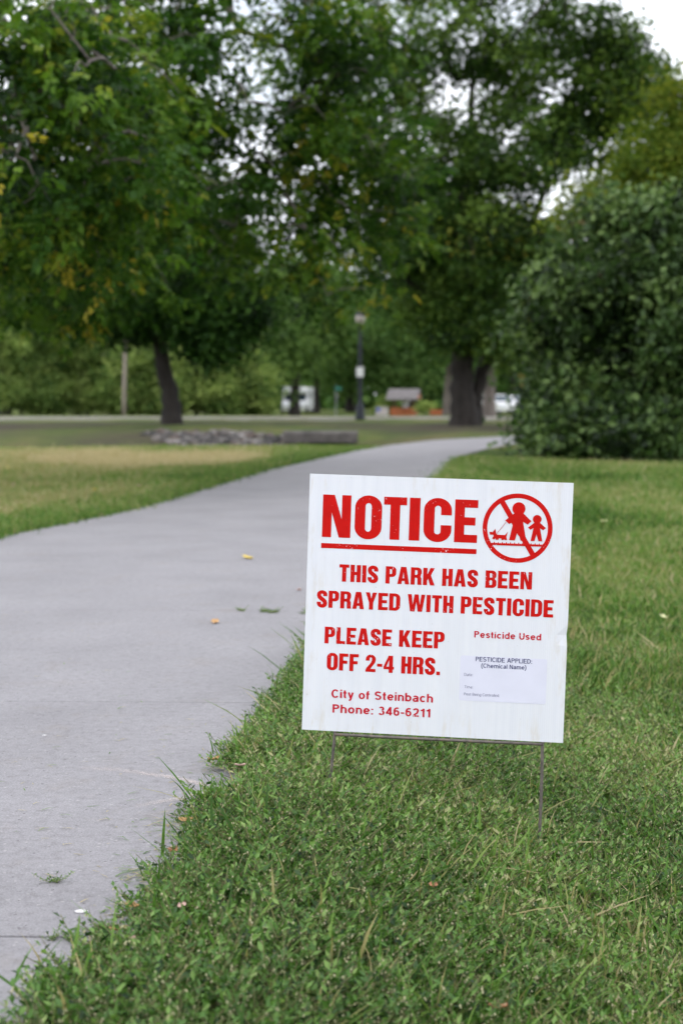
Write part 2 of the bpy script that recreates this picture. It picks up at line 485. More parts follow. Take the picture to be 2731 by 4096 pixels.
M['blade'] = leaf_mat("grass_blade", [(0.0, (0.022, 0.065, 0.007)), (0.30, (0.105, 0.225, 0.036)), (0.5, (0.185, 0.30, 0.065)), (0.62, (0.27, 0.30, 0.10)), (0.8, (0.38, 0.32, 0.15)), (1.0, (0.52, 0.44, 0.27))], 0.38, 0.5, 0.18, "dry")
M['knot'] = leaf_mat("knotweed_leaf", [(0.0, (0.014, 0.045, 0.010)), (0.4, (0.098, 0.212, 0.040)), (0.7, (0.225, 0.37, 0.09)), (0.85, (0.36, 0.41, 0.16)), (1.0, (0.48, 0.43, 0.24))], 0.35, 0.4, 0.35, "dry")
M['bud'] = plain("knotweed_bud", (0.50, 0.46, 0.28), 0.6, 0.3, 80)
M['stem'] = plain("knotweed_stem", (0.13, 0.13, 0.05), 0.7, 0.2, 60)

def perp(d, r):
    a = np.cross(d, r); return a / (np.linalg.norm(a) + 1e-9)

def leaf_quads(B, D, Nn, L, W, fold=0.25, mid=0.45):
    """vectorised folded leaves: base B, direction D, normal Nn, length L, half width W"""
    S = np.cross(D, Nn); S /= np.linalg.norm(S, axis=1)[:, None] + 1e-9
    Nn = np.cross(S, D)
    T = B + D * L[:, None]
    m = B + D * (L * mid)[:, None] + Nn * (fold * W)[:, None]
    V = np.stack([B, m + S * W[:, None], T, m - S * W[:, None]], 1).reshape(-1, 3)
    i = np.arange(len(B))[:, None] * 4
    F = np.concatenate([i + np.array([[0, 1, 2]]), i + np.array([[0, 2, 3]])], 1).reshape(-1, 3)
    return V, F

def unit(a): return a / (np.linalg.norm(a, axis=-1, keepdims=True) + 1e-9)

def knot_tuft(name, seed, spread=1.0):
    g = np.random.default_rng(seed); Vs, Fs, Ts, Ms = [], [], [], []; n0 = 0
    def push(V, F, t, m):
        nonlocal n0
        Vs.append(V); Fs.append(F + n0); Ts.append(np.broadcast_to(t, (len(V),)).copy()); Ms.append(np.full(len(F), m)); n0 += len(V)
    for s in range(g.integers(5, 8)):
        az = g.uniform(0, 6.28); ln = g.uniform(0.04, 0.10) * spread; up = g.uniform(0.18, 0.80)
        d = np.array([math.cos(az), math.sin(az), up]); d /= np.linalg.norm(d)
        base = np.array([g.normal(0, .012), g.normal(0, .012), 0])
        t = np.linspace(0, 1, 4)[:, None]
        P = base + d * ln * t + np.array([0, 0, 1.0]) * (t ** 2) * ln * g.uniform(-.15, .3) + np.array([0, 0, .004])
        V, F = tube(P, np.full(4, 0.0008), 3); tri = np.concatenate([F[:, :3], F[:, [0, 2, 3]]])
        push(V, tri, 0.5, 2)
        n = int(ln / 0.0075)
        u = np.linspace(0.12, 1, n); B = base + d * ln * u[:, None] + np.array([0, 0, 1.0]) * (u[:, None] ** 2) * ln * 0.1
        a2 = np.arange(n) * 2.4 + g.uniform(0, 6)
        side = np.stack([np.cos(a2), np.sin(a2), g.uniform(0.1, .7, n)], -1)
        D = unit(unit(side) * 0.9 + d * g.uniform(0.2, .8, (n, 1)))
        Nn = unit(np.array([0, 0, 1.0]) + g.normal(0, .35, (n, 3)))
        L = g.uniform(0.014, 0.026, n) * (0.75 + .35 * (1 - u)); W = L * g.uniform(.18, .27, n)
        V, F = leaf_quads(B, D, Nn, L, W, 0.35)
        push(V, F, np.repeat(np.clip(g.normal(.34, .21, n) + .14 * u, 0, .85), 4), 0)
        nb = g.integers(4, 9); u = g.uniform(0.3, 1.02, nb)
        B = base + d * ln * u[:, None] + g.normal(0, .0022, (nb, 3)) + np.array([0, 0, .002])
        r = g.uniform(.0011, .0021, nb)[:, None]
        oc = np.array([[1, 0, 0], [-1, 0, 0], [0, 1, 0], [0, -1, 0], [0, 0, 1.5], [0, 0, -1.5]])
        V = (B[:, None, :] + r[:, :, None] * oc[None]).reshape(-1, 3)
        f = np.array([[0, 2, 4], [2, 1, 4], [1, 3, 4], [3, 0, 4], [2, 0, 5], [1, 2, 5], [3, 1, 5], [0, 3, 5]])
        push(V, (np.arange(nb)[:, None, None] * 6 + f[None]).reshape(-1, 3), 0.5, 1)
    return proto_tuft(name, np.concatenate(Vs), np.concatenate(Fs), np.concatenate(Ts), [M['knot'], M['bud'], M['stem']], np.concatenate(Ms))

def grass_tuft(name, seed, nb=12, hmin=.03, hmax=.075, wid=.0017, foot=.022, lean=.5, dryp=.12, seg=4):
    g = np.random.default_rng(seed); Vs, Fs, Ts = [], [], []; n0 = 0
    for b in range(nb):
        az = g.uniform(0, 6.28); h = g.uniform(hmin, hmax); w = wid * g.uniform(.6, 1.25)
        base = np.array([g.normal(0, foot), g.normal(0, foot), -0.004])
        ln = abs(g.normal(0, lean)); bend = g.uniform(0, .7)
        dirh = np.array([math.cos(az), math.sin(az), 0]); sd_ = np.array([-math.sin(az), math.cos(az), 0])
        tw = g.normal(0, .6); V = []
        for q in range(seg):
            t = q / (seg - 1)
            c = base + dirh * h * (ln * t + bend * t * t * .6) + np.array([0, 0, h * (t - .25 * bend * t * t)])
            s2 = sd_ * math.cos(tw * t) + dirh * math.sin(tw * t)
            ww = w * (1 - t ** 2.2) if q < seg - 1 else 0
            if q < seg - 1: V += [c - s2 * ww, c + s2 * ww + np.array([0, 0, 0.0])]
            else: V += [c]
        V = np.array(V); F = []
        for q in range(seg - 2): F += [[2 * q, 2 * q + 1, 2 * q + 3], [2 * q, 2 * q + 3, 2 * q + 2]]
        F += [[2 * seg - 4, 2 * seg - 3, 2 * seg - 2]]
        F = np.array(F)
        tint = g.uniform(.7, .95) if g.random() < dryp else np.clip(g.normal(.29, .18), 0, .6)
        tt = np.full(len(V), tint)
        if g.random() < .4 and tint < .6: tt[-1] = .85           # cut, straw coloured tip
        Vs.append(V); Fs.append(F + n0); Ts.append(tt); n0 += len(V)
    return proto_tuft(name, np.concatenate(Vs), np.concatenate(Fs), np.concatenate(Ts), [M['blade']])

def scatter(name, P, scl, dry, protos, label, seed):
    """one plant cover: points that carry plants through geometry nodes"""
    g = np.random.default_rng(seed); n = len(P)
    me = bpy.data.meshes.new(name); me.vertices.add(n)
    me.vertices.foreach_set("co", np.asarray(P, np.float32).ravel())
    for k, typ, v in (("spin", 'FLOAT', g.uniform(0, 6.283, n)), ("size", 'FLOAT', scl), ("dry", 'FLOAT', dry), ("lean", 'FLOAT', g.normal(0, .16, n))):
        me.attributes.new(k, typ, 'POINT').data.foreach_set("value", np.asarray(v, np.float32))
    me.attributes.new("pick", 'INT', 'POINT').data.foreach_set("value", g.integers(0, len(protos), n).astype(np.int32))
    col = bpy.data.collections.new(name + "_plants")
    for p in protos: col.objects.link(p)
    o = link(name, me)
    ng = bpy.data.node_groups.new(name + "_nodes", 'GeometryNodeTree')
    ng.interface.new_socket(name="Geometry", in_out='INPUT', socket_type='NodeSocketGeometry')
    ng.interface.new_socket(name="Geometry", in_out='OUTPUT', socket_type='NodeSocketGeometry')
    gi = ng.nodes.new("NodeGroupInput"); go = ng.nodes.new("NodeGroupOutput")
    ci = ng.nodes.new("GeometryNodeCollectionInfo"); ci.inputs[0].default_value = col
    ci.inputs[1].default_value = True; ci.inputs[2].default_value = True
    ip = ng.nodes.new("GeometryNodeInstanceOnPoints"); ip.inputs["Pick Instance"].default_value = True
    def attr(nm, dt):
        a = ng.nodes.new("GeometryNodeInputNamedAttribute"); a.data_type = dt; a.inputs["Name"].default_value = nm
        return a.outputs["Attribute"]
    cx = ng.nodes.new("ShaderNodeCombineXYZ")
    ng.links.new(attr("lean", 'FLOAT'), cx.inputs[0]); ng.links.new(attr("spin", 'FLOAT'), cx.inputs[2])
    er = ng.nodes.new("FunctionNodeEulerToRotation"); ng.links.new(cx.outputs[0], er.inputs[0])
    ng.links.new(gi.outputs[0], ip.inputs["Points"]); ng.links.new(ci.outputs[0], ip.inputs["Instance"])
    ng.links.new(attr("pick", 'INT'), ip.inputs["Instance Index"]); ng.links.new(er.outputs[0], ip.inputs["Rotation"])
    ng.links.new(attr("size", 'FLOAT'), ip.inputs["Scale"])
    ng.links.new(ip.outputs[0], go.inputs[0])
    md = o.modifiers.new("plants", 'NODES'); md.node_group = ng
    return tag(o, label, None, None, "stuff")

rng = np.random.default_rng(5)
# where the creeping plants reach over the slab edge (seen from above, distance along the path -> x)
VEG = np.array([(1.4, -0.72), (2.30, -0.53), (2.42, -0.54), (2.47, -0.52), (2.52, -0.46), (2.60, -0.42), (2.70, -0.43), (2.85, -0.405), (2.98, -0.405), (3.02, -0.385), (3.12, -0.40), (3.3, -0.37), (3.42, -0.385), (3.54, -0.36), (3.60, -0.29), (3.68, -0.28), (3.76, -0.31), (3.86, -0.36), (3.95, -0.345), (4.1, -0.30), (4.35, -0.275), (4.6, -0.255), (4.9, -0.21), (5.5, -0.16), (6.3, -0.09)])
VEG[:, 1] += np.interp(VEG[:, 0], [2.3, 2.5, 3.8, 4.6], [0.075, 0.07, 0.055, 0.03])
def veg_edge(y): return np.where(y < 6.3, np.interp(y, VEG[:, 0], VEG[:, 1]), r_edge(y))

def area_pts(n, x0, x1, y0, y1): return rng.uniform(x0, x1, n), rng.uniform(y0, y1, n)
# near lawn, right of the path
x, y = area_pts(47000, -1.0, 3.0, 1.55, 7.2)
keep = (x > veg_edge(y) + 0.014) & (x < 0.55 + 0.31 * y)
x, y = x[keep], y[keep]
s = x - veg_edge(y)
pk = np.clip(1.12 - 0.62 * s - 0.05 * np.maximum(y - 3.5, 0) + 0.45 * wav(x * 2.2 + 3, y * 2.2), 0.10, 0.98)
isk = rng.random(len(x)) < pk
z = np.maximum(ground_z(x, y), np.where(x < r_edge(y), 0.0, -1))
mound = 0.012 * (1 - sstep(0.15, 0.6, s))
kP = np.stack([x, y, z + mound * rng.uniform(0, 1, len(x))], -1)
dr = dryness(x, y) * 0.55 - 0.08 + 0.16 * np.clip(wav(x * 4 + 1, y * 4), -1, 1)
sk = isk & (rng.random(len(x)) < 0.92)
ksz = rng.uniform(.70, 1.2, sk.sum()) * (1 - 0.25 * np.exp(-((s[sk]) / .05) ** 2))
scatter("knotweed", kP[sk], ksz, np.clip(dr[sk] - .04, -.12, .4), [knot_tuft("knotweed_tuft", q) for q in range(9)],
        "creeping knotweed with tiny pale buds covering the lawn beside the path", 1)
gs = ~isk | (rng.random(len(x)) < 0.34)
ext = rng.random(gs.sum())
scatter("lawn_grass", kP[gs], np.where(ext > .90, 1.6, rng.uniform(.65, 1.1, gs.sum())), np.clip(dr[gs], -.1, .5),
        [grass_tuft("grass_tuft", 50 + q, 9, .028, .080, .0024, .024, .60, .22) for q in range(9)], "short mown lawn grass around the notice sign", 2)

# middle distance: the lawn behind the sign and the strip left of the path
x1, y1 = area_pts(40000, 0, 8, 6.9, 24); k1 = (x1 > r_edge(y1) + .02) & (x1 < .4 + .27 * y1) & (rng.random(len(x1)) < np.clip(9.0 / y1, 0, 1))
x2, y2 = area_pts(62000, -9, 0.6, 5.0, 30); k2 = (x2 < l_edge(y2) - .01) & (x2 > -1.2 - .26 * y2) & (rng.random(len(x2)) < np.clip(13.0 / y2, 0, 1))
x3, y3 = area_pts(5200, 0, 1, 8.5, 32); x3 = l_edge(y3) - np.abs(rng.normal(0, .13, len(y3)))       # longer untrimmed fringe
x = np.concatenate([x1[k1], x2[k2], x3]); y = np.concatenate([y1[k1], y2[k2], y3])
z = np.maximum(ground_z(x, y), -0.9)
sz = np.clip(0.75 + y * 0.035, 0.8, 1.6) * rng.uniform(.75, 1.2, len(x))
sz[-len(x3):] *= 0.9
dr = dryness(x, y) * 0.85 - 0.12 + 0.08 * wav(x * 3, y * 3)
dr[-len(x3):] = -0.08 + rng.normal(0, .05, len(x3))
scatter("meadow_grass", np.stack([x, y, z], -1), sz, np.clip(dr, -.2, .75),
        [grass_tuft("meadow_tuft", 80 + q, 16, .025, .06, .0032, .05, .6, .10, 3) for q in range(7)],
        "mown grass of the lawns behind the sign, straw coloured on the left", 3)

# ------------------------------------------------------------------ trees and shrubs
def tree(name, label, cat, trunks, lobes, leaf, mats, seed, group=None, limbs=(), spray=False, twig=0.012, sides=7):
    """trunks / limbs: polylines of (x, y, z, r); lobes: (cx, cy, cz, rx, ry, rz, clumps)"""
    g = np.random.default_rng(seed)
    base = np.array(trunks[0][0][:3]); bark, lm = mats
    root = empty(name, base, label, cat, group)
    tm = MB(); nodes = []
    for ti, tr in enumerate(list(trunks) + list(limbs)):
        tr = np.array(tr, float)
        t = np.linspace(0, len(tr) - 1, (len(tr) - 1) * 4 + 1)
        P = np.stack([np.interp(t, np.arange(len(tr)), tr[:, k]) for k in range(3)], -1)
        Rr = np.interp(t, np.arange(len(tr)), tr[:, 3])
        P[1:-1] += g.normal(0, 1, (len(P) - 2, 3)) * (Rr[1:-1, None] * 0.10)
        if ti < len(trunks):                                   # root flare
            Rr = Rr * (1 + 0.45 * np.exp(-(P[:, 2] - P[0, 2]) / (2.2 * Rr[0])))
            P[0, 2] -= 0.25
        tm.tube(P, Rr, 12 if ti < len(trunks) else 8, cap=False)
        lo = 0.45 if ti < len(trunks) else 0.15
        nodes += [p for p, q in zip(P, t / t[-1]) if q >= lo]
    cl = []
    for (cx, cy, cz, rx, ry_, rz, n) in lobes:
        d = unit(g.normal(0, 1, (n, 3))); r = g.uniform(0, 1, (n, 1)) ** (1 / 2.4)
        cl.append(np.array([cx, cy, cz]) + d * r * np.array([rx, ry_, rz]))
    cl = np.concatenate(cl)
    nodes = np.array(nodes); nn = len(nodes)
    order = np.argsort(np.min(np.linalg.norm(cl[:, None] - nodes[None], axis=2), axis=1))
    pool = np.zeros((nn + len(cl) * 3, 3)); pool[:nn] = nodes; parent = np.full(len(pool), -1); cnt = nn
    segs = []
    for ci in order:
        c = cl[ci]; dd = np.linalg.norm(pool[:cnt] - c, axis=1)
        b = int(np.argmin(dd)); p0 = pool[b]
        v = c - p0; sag = np.array([0, 0, 1.0]) * np.linalg.norm(v) * 0.10
        chain = [b]
        for t in (0.4, 0.75, 1.0):
            q = p0 + v * t + sag * (t * (1 - t) * 4) + g.normal(0, .035, 3) * np.linalg.norm(v)
            pool[cnt] = q; parent[cnt] = chain[-1]; chain.append(cnt); cnt += 1
        segs.append(chain)
    load = np.zeros(cnt); load[nn:] = 0.33
    for i in range(cnt - 1, nn - 1, -1): load[parent[i]] += load[i]
    bm = MB()
    for chain in segs:
        Rr = twig * np.sqrt(np.maximum(load[chain], .25)); Rr[0] = min(Rr[0], Rr[1] * 1.25); Rr[-1] *= .55
        bm.tube(pool[chain], Rr, 5, cap=False)
    tm.build("trunk", bark, root, True, off=base)
    if bm.n: bm.build("branches", bark, root, True, off=base)["kind"] = "stuff"
    # leaves
    nl, size, spread = leaf['n'], leaf['size'], leaf['spread']
    nc = len(cl); cen = np.repeat(cl, nl, 0); n = len(cen)
    mid = cl.mean(0)
    ctint = np.clip(g.normal(leaf.get('tint', .45), leaf.get('cvar', .16), nc), 0, .86)
    yel = g.random(nc) < leaf.get('yellow', 0)
    tint = np.repeat(ctint, nl) + g.normal(0, .14, n)
    tint = np.clip(tint, 0, leaf.get('tmax', .86))
    ym = np.repeat(yel, nl) & (g.random(n) < .6)
    tint[ym] = g.uniform(.86, 1, ym.sum())
    fl = leaf.get('flat', .6)
    csp = np.repeat(g.uniform(.65, 1.35, nc), nl)
    P = cen + g.normal(0, 1, (n, 3)) * spread * csp[:, None] * np.array([1, 1, fl])
    if leaf.get('droop'): P[:, 2] -= np.abs(g.normal(0, leaf['droop'], n))
    outw = unit(P - cen + 1e-4)
    if not spray:
        D = unit(g.normal(0, 1, (n, 3)) * .9 + outw * .5 + np.array([0, 0, -.35]))
        Nn = unit(g.normal(0, .65, (n, 3)) + np.array([0, 0, .8]) + unit(P - mid) * .35)
        L = size * g.uniform(.65, 1.3, n); W = L * leaf.get('w', .30) * g.uniform(.8, 1.2, n)
        V, F = leaf_quads(P, D, Nn, L, W, .3)
        tv = np.repeat(tint, 4)
    else:                                                       # compound leaves: leaflets along a drooping stalk
        A = unit(g.normal(0, 1, (n, 3)) * np.array([1, 1, .4]) + outw * .6 + np.array([0, 0, -.55]))
        S = unit(np.cross(A, unit(np.array([0, 0, 1.0]) + g.normal(0, .4, (n, 3)))))
        Vs, Fs, Ts = [], [], []; k0 = 0
        LL = size * g.uniform(.7, 1.25, n)
        for along, side in ((.45, 1), (.45, -1), (.8, 1), (.8, -1), (1.1, 0)):
            B = P + A * (LL * 1.5 * along)[:, None] + S * (side * .06 * LL)[:, None]
            D = unit(A * (.55 if side else 1) + S * side * .85 + g.normal(0, .22, (n, 3)) + np.array([0, 0, -.18]))
            Nn = unit(np.cross(S, A) * np.sign(np.cross(S, A)[:, 2:3] + 1e-6) + g.normal(0, .4, (n, 3)))
            L = LL * g.uniform(.75, 1.15, n); W = L * leaf.get('w', .28)
            V, F = leaf_quads(B, D, Nn, L, W, .3); Vs.append(V); Fs.append(F + k0); k0 += len(V)
            Ts.append(np.repeat(np.clip(tint + g.normal(0, .04, n), 0, 1), 4))
        V, F, tv = np.concatenate(Vs), np.concatenate(Fs), np.concatenate(Ts)
    cr = link("crown", mesh_np("crown", V - base, F, lm, False, {"tint": tv}), root)
    cr["kind"] = "stuff"
    return root

gz = lambda x, y: float(ground_z(x, y))
def P3(px, py, y, r): p = at(px, py, y); return (p[0], p[1], p[2], r)
def lobe(px, py, y, rx, ry_, rz, n): p = at(px, py, y); return (p[0], p[1], p[2], rx, ry_, rz, n)

# far trees first, then nearer ones
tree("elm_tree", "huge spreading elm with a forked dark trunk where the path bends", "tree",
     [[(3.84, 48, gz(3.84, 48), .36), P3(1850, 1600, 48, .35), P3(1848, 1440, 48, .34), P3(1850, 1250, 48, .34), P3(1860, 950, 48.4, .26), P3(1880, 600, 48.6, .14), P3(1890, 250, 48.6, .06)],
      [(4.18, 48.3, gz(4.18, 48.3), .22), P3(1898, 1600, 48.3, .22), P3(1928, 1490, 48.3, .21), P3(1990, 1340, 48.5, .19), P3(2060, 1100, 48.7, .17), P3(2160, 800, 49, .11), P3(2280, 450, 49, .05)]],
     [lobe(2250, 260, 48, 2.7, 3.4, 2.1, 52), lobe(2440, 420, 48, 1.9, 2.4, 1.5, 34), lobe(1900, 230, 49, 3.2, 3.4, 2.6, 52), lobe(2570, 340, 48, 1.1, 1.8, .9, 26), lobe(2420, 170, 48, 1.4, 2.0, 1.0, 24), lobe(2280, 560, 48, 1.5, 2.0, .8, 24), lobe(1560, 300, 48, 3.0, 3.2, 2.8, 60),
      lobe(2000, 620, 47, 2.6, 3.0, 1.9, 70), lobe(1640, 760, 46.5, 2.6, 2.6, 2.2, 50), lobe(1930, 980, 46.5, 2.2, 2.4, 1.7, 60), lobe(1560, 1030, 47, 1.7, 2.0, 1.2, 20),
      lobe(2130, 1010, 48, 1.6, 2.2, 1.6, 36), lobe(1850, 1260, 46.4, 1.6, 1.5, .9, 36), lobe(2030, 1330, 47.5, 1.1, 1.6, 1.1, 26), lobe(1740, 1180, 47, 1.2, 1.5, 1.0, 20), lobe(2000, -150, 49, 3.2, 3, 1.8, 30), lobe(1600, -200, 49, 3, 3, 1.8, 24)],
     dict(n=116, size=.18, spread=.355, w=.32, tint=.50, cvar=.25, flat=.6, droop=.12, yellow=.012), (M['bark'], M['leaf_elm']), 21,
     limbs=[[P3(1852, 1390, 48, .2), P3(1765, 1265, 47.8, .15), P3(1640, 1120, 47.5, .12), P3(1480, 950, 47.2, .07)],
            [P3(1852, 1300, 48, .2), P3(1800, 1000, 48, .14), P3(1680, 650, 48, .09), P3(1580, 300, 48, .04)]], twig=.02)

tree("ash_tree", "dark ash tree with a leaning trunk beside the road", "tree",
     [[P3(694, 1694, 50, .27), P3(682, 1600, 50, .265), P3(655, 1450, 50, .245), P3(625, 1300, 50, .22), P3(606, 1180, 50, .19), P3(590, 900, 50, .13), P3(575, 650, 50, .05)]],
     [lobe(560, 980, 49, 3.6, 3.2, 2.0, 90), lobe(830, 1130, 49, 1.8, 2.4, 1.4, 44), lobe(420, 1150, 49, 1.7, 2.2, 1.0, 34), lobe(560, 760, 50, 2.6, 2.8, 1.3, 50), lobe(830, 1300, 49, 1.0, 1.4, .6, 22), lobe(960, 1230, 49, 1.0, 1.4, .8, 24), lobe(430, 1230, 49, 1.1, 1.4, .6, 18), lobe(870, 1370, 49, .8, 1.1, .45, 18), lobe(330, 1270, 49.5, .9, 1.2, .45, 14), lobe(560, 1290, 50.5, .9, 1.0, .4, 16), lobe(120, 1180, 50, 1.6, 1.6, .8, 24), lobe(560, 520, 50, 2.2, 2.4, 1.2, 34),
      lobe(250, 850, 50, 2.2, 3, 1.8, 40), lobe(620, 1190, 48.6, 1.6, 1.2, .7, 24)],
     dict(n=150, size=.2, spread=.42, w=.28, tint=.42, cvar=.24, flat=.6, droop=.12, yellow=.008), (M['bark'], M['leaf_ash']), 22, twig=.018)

tree("maple_tree", "box elder maple overhanging the path from the upper left, yellowing seed clusters", "tree",
     [[(-7.4, 17.5, gz(-7.4, 17.5), .30), (-7.2, 17.4, 1.8, .25), (-6.6, 17.2, 3.6, .21), (-5.6, 17.0, 5.2, .15), (-4.2, 17.0, 6.6, .08)]],
     [lobe(120, 480, 13.5, 1.25, 1.6, 1.2, 50), lobe(330, 760, 14.5, .9, 1.4, .7, 34), lobe(120, 880, 16.5, 1.2, 1.5, .65, 38), lobe(120, 1120, 19, 1.2, 1.5, .5, 26), lobe(420, 1010, 19, 1.2, 1.5, .8, 34),
      lobe(430, 230, 15, 1.0, 1.5, .7, 34), lobe(760, 760, 20, 1.3, 1.8, 1.1, 50), lobe(1120, 880, 21, 1.3, 1.8, 1.1, 42), lobe(1390, 640, 22, 1.25, 1.8, 1.25, 58), lobe(1250, 440, 20.5, .9, 1.4, .8, 36),
      lobe(1560, 820, 22.5, .65, 1.2, .8, 22), lobe(1300, 1120, 22, .8, 1.2, .5, 8), lobe(1280, 120, 20, 1.1, 1.5, .6, 34), lobe(460, -150, 17, 2.2, 2.2, .6, 34), lobe(1350, -200, 20, 1.8, 2.0, .6, 24),
      lobe(-300, 600, 16, 1.6, 2, 1.6, 40), lobe(720, 100, 18, .8, 1.4, .5, 30), lobe(860, 380, 20, .8, 1.2, .5, 16), lobe(640, 420, 19, .7, 1.2, .6, 26), lobe(130, 160, 14, .9, 1.3, .6, 14)],
     dict(n=22, size=.105, spread=.18, w=.28, tint=.46, cvar=.22, flat=.7, droop=.10, yellow=.05, tmax=.76), (M['bark_maple'], M['leaf_maple']), 23,
     limbs=[[(-6.6, 17.2, 3.6, .13), P3(60, 380, 14.5, .06), P3(260, 420, 14, .03), P3(420, 620, 14, .012)],
            [(-5.6, 17.0, 5.2, .12), P3(250, -80, 15.5, .05), P3(380, 60, 15, .03), P3(470, 170, 14.6, .015)],
            [(-4.6, 17.0, 6.3, .10), P3(800, -150, 19, .06), P3(960, 120, 19.5, .04), P3(1200, 215, 20, .028), P3(1420, 300, 20.5, .014)],
            [(-6.9, 17.3, 2.6, .12), P3(300, 900, 19, .06), P3(700, 800, 20, .045), P3(1050, 720, 20.8, .03), P3(1350, 700, 21.5, .015)],
            [P3(60, 380, 14.5, .04), P3(110, 520, 13.6, .03), P3(60, 620, 13.2, .014)]],
     spray=True, twig=.0075)

tree("lilac_bush", "large dense dark green bush right of the path, reaching down to the lawn", "bush",
     [[(6.0, 26.6, gz(6.0, 26.6), .09), (5.6, 26.2, 1.4, .06), (5.0, 25.8, 2.8, .03)], [(6.3, 26.3, gz(6.3, 26.3), .09), (6.6, 26, 1.5, .06), (6.8, 25.6, 3.2, .03)],
      [(5.6, 27, gz(5.6, 27), .08), (4.7, 27, 1.2, .05), (4.0, 27, 2.2, .03)]],
     [(6.0, 26.3, 1.3, 2.7, 2.8, 1.25, 120), (5.0, 26.2, 2.6, 2.1, 2.3, 1.3, 90), (7.2, 25.8, 2.8, 2.3, 2.6, 1.6, 110), (4.15, 27.0, .75, .70, 1.2, .8, 30), (5.2, 24.4, .5, 1.4, .9, .62, 50), (6.9, 23.6, .55, 1.5, .9, .75, 56), (6.2, 24.1, 1.7, 1.5, 1.0, .9, 50), (3.95, 26.8, 2.0, .9, 1.3, 1.1, 36), (5.1, 26.2, 3.8, 1.2, 1.5, .5, 30), (6.1, 26.4, 3.7, 1.3, 1.6, .7, 50), (7.4, 26.5, 4.4, 1.4, 1.5, .6, 40), lobe(2480, 1090, 25.5, 1.1, 1.2, .8, 56), lobe(2620, 1200, 25, 1.0, 1.2, .8, 44), lobe(2330, 1740, 24.6, .9, .7, .4, 30), lobe(2600, 1760, 23.8, 1.0, .7, .45, 36), lobe(2250, 1690, 26, .5, .7, .45, 20)],
     dict(n=120, size=.145, spread=.24, w=.33, tint=.44, cvar=.27, flat=.75, yellow=.035, tmax=.9), (M['bark'], M['leaf_bush']), 24, twig=.008)

tree("lime_tree", "young yellow-green tree rising behind the big bush at the right", "tree",
     [[(9.4, 37, gz(9.4, 37), .14), (9.4, 37, 2.5, .11), (9.2, 37, 4.5, .07), (9.1, 37, 7, .03)]],
     [lobe(2680, 620, 36, 1.3, 1.6, 1.3, 42), lobe(2760, 450, 36, .9, 1.2, .9, 26), lobe(2560, 780, 35, 1.0, 1.4, .9, 30), lobe(2760, 780, 35, 1.4, 1.6, 1.5, 40), lobe(2400, 860, 35, .9, 1.2, .6, 20)],
     dict(n=150, size=.14, spread=.34, w=.30, tint=.5, cvar=.16, flat=.7), (M['bark'], M['leaf_lime']), 25)

# shrubs beyond the road
shr = [("tall_shrub", "broad grey-green shrub beyond the road at the left edge", 60, 1400, 80, 2.6, 2.2, .36, 31),
       ("tall_shrub", "tall light green shrub beyond the road, left of the wooden pole", 330, 1400, 82, 2.4, 2.5, .55, 32),
       ("tall_shrub", "low dark shrub beyond the road between wooden pole and leaning trunk", 580, 1480, 80, 1.9, 1.7, .33, 33),
       ("tall_shrub", "round shrub beyond the road just right of the leaning trunk", 800, 1480, 79, 1.9, 1.8, .48, 34),
       ("tall_shrub", "dark shrub beyond the road left of the white camper", 985, 1520, 81, 1.35, 1.5, .42, 35)]
for nm, lab, px, py, d, rx, rz, tn, sd_ in shr:
    c = at(px, py, d); b = gz(c[0], d)
    tree(nm, lab, "shrub", [[(c[0] - .2, d, b, .08), (c[0] - .5, d, b + 1.5, .05), (c[0] - .9, d, b + 2.6, .03)], [(c[0] + .2, d, b, .08), (c[0] + .6, d, b + 1.5, .05), (c[0] + .8, d, b + 2.4, .03)]],
         [(c[0], d, c[2], rx, 1.8, rz, 70), (c[0] - rx * .5, d - .6, b + 1.0, rx * .6, 1.4, .9, 34), (c[0] + rx * .5, d - .6, b + 1.0, rx * .6, 1.4, .9, 34)],
         dict(n=105, size=.2, spread=.33, w=.32, tint=tn + .04, cvar=.24, flat=.75), (M['bark'], M['leaf_shrub']), sd_, "shrubs beyond the road")

# trees beyond the road
def far_tree(label, px, d, r, htop, wid, tint, seed, leafm='leaf_far', low=1450, bark='bark', thick=1.0):
    c = at(px, 1650, d); b = gz(c[0], d); t = at(px, htop, d)[2]; lo = at(px, low, d)[2]
    h = t - lo; mid = (t + lo) / 2
    tree("park_tree", label, "tree", [[(c[0], d, b, r), (c[0] + .05, d, lo, r * .82), (c[0] - .1, d, mid, r * .6), (c[0], d, t - h * .12, r * .15)]],
         [(c[0], d, mid + h * .22, wid * .8, wid * .7, h * .28, int(70 * thick)), (c[0] - wid * .35, d, mid - h * .12, wid * .65, wid * .6, h * .30, int(55 * thick)), (c[0] + wid * .4, d, mid - h * .05, wid * .65, wid * .6, h * .30, int(55 * thick)), (c[0], d - 1, lo + h * .12, wid * .6, wid * .5, h * .16, int(36 * thick))],
         dict(n=85, size=.30, spread=.75, w=.32, tint=tint, cvar=.17, flat=.65, droop=.2), (M[bark], M[leafm]), seed, "trees beyond the road", twig=.022)
far_tree("tree whose trunk stands right in front of the white camper", 1180, 96, .30, 1020, 4.0, .55, 41, low=1410)
far_tree("slender light green tree left of the white camper", 1050, 90, .16, 1080, 2.1, .66, 51, low=1540, thick=.6)
far_tree("tree with a dark trunk just right of the white camper", 1262, 118, .28, 1000, 4.6, .50, 42, low=1490)
far_tree("tree far behind the lamp post, light through its crown", 1400, 128, .35, 1180, 4.5, .52, 43, low=1530)
far_tree("leafy tree right behind the wooden wishing well", 1630, 118, .35, 1200, 4.2, .48, 44, low=1530)
far_tree("tree with a pale straight trunk just left of the forked elm", 1792, 76, .24, 750, 3.6, .45, 45, low=1380, bark='bark_grey')
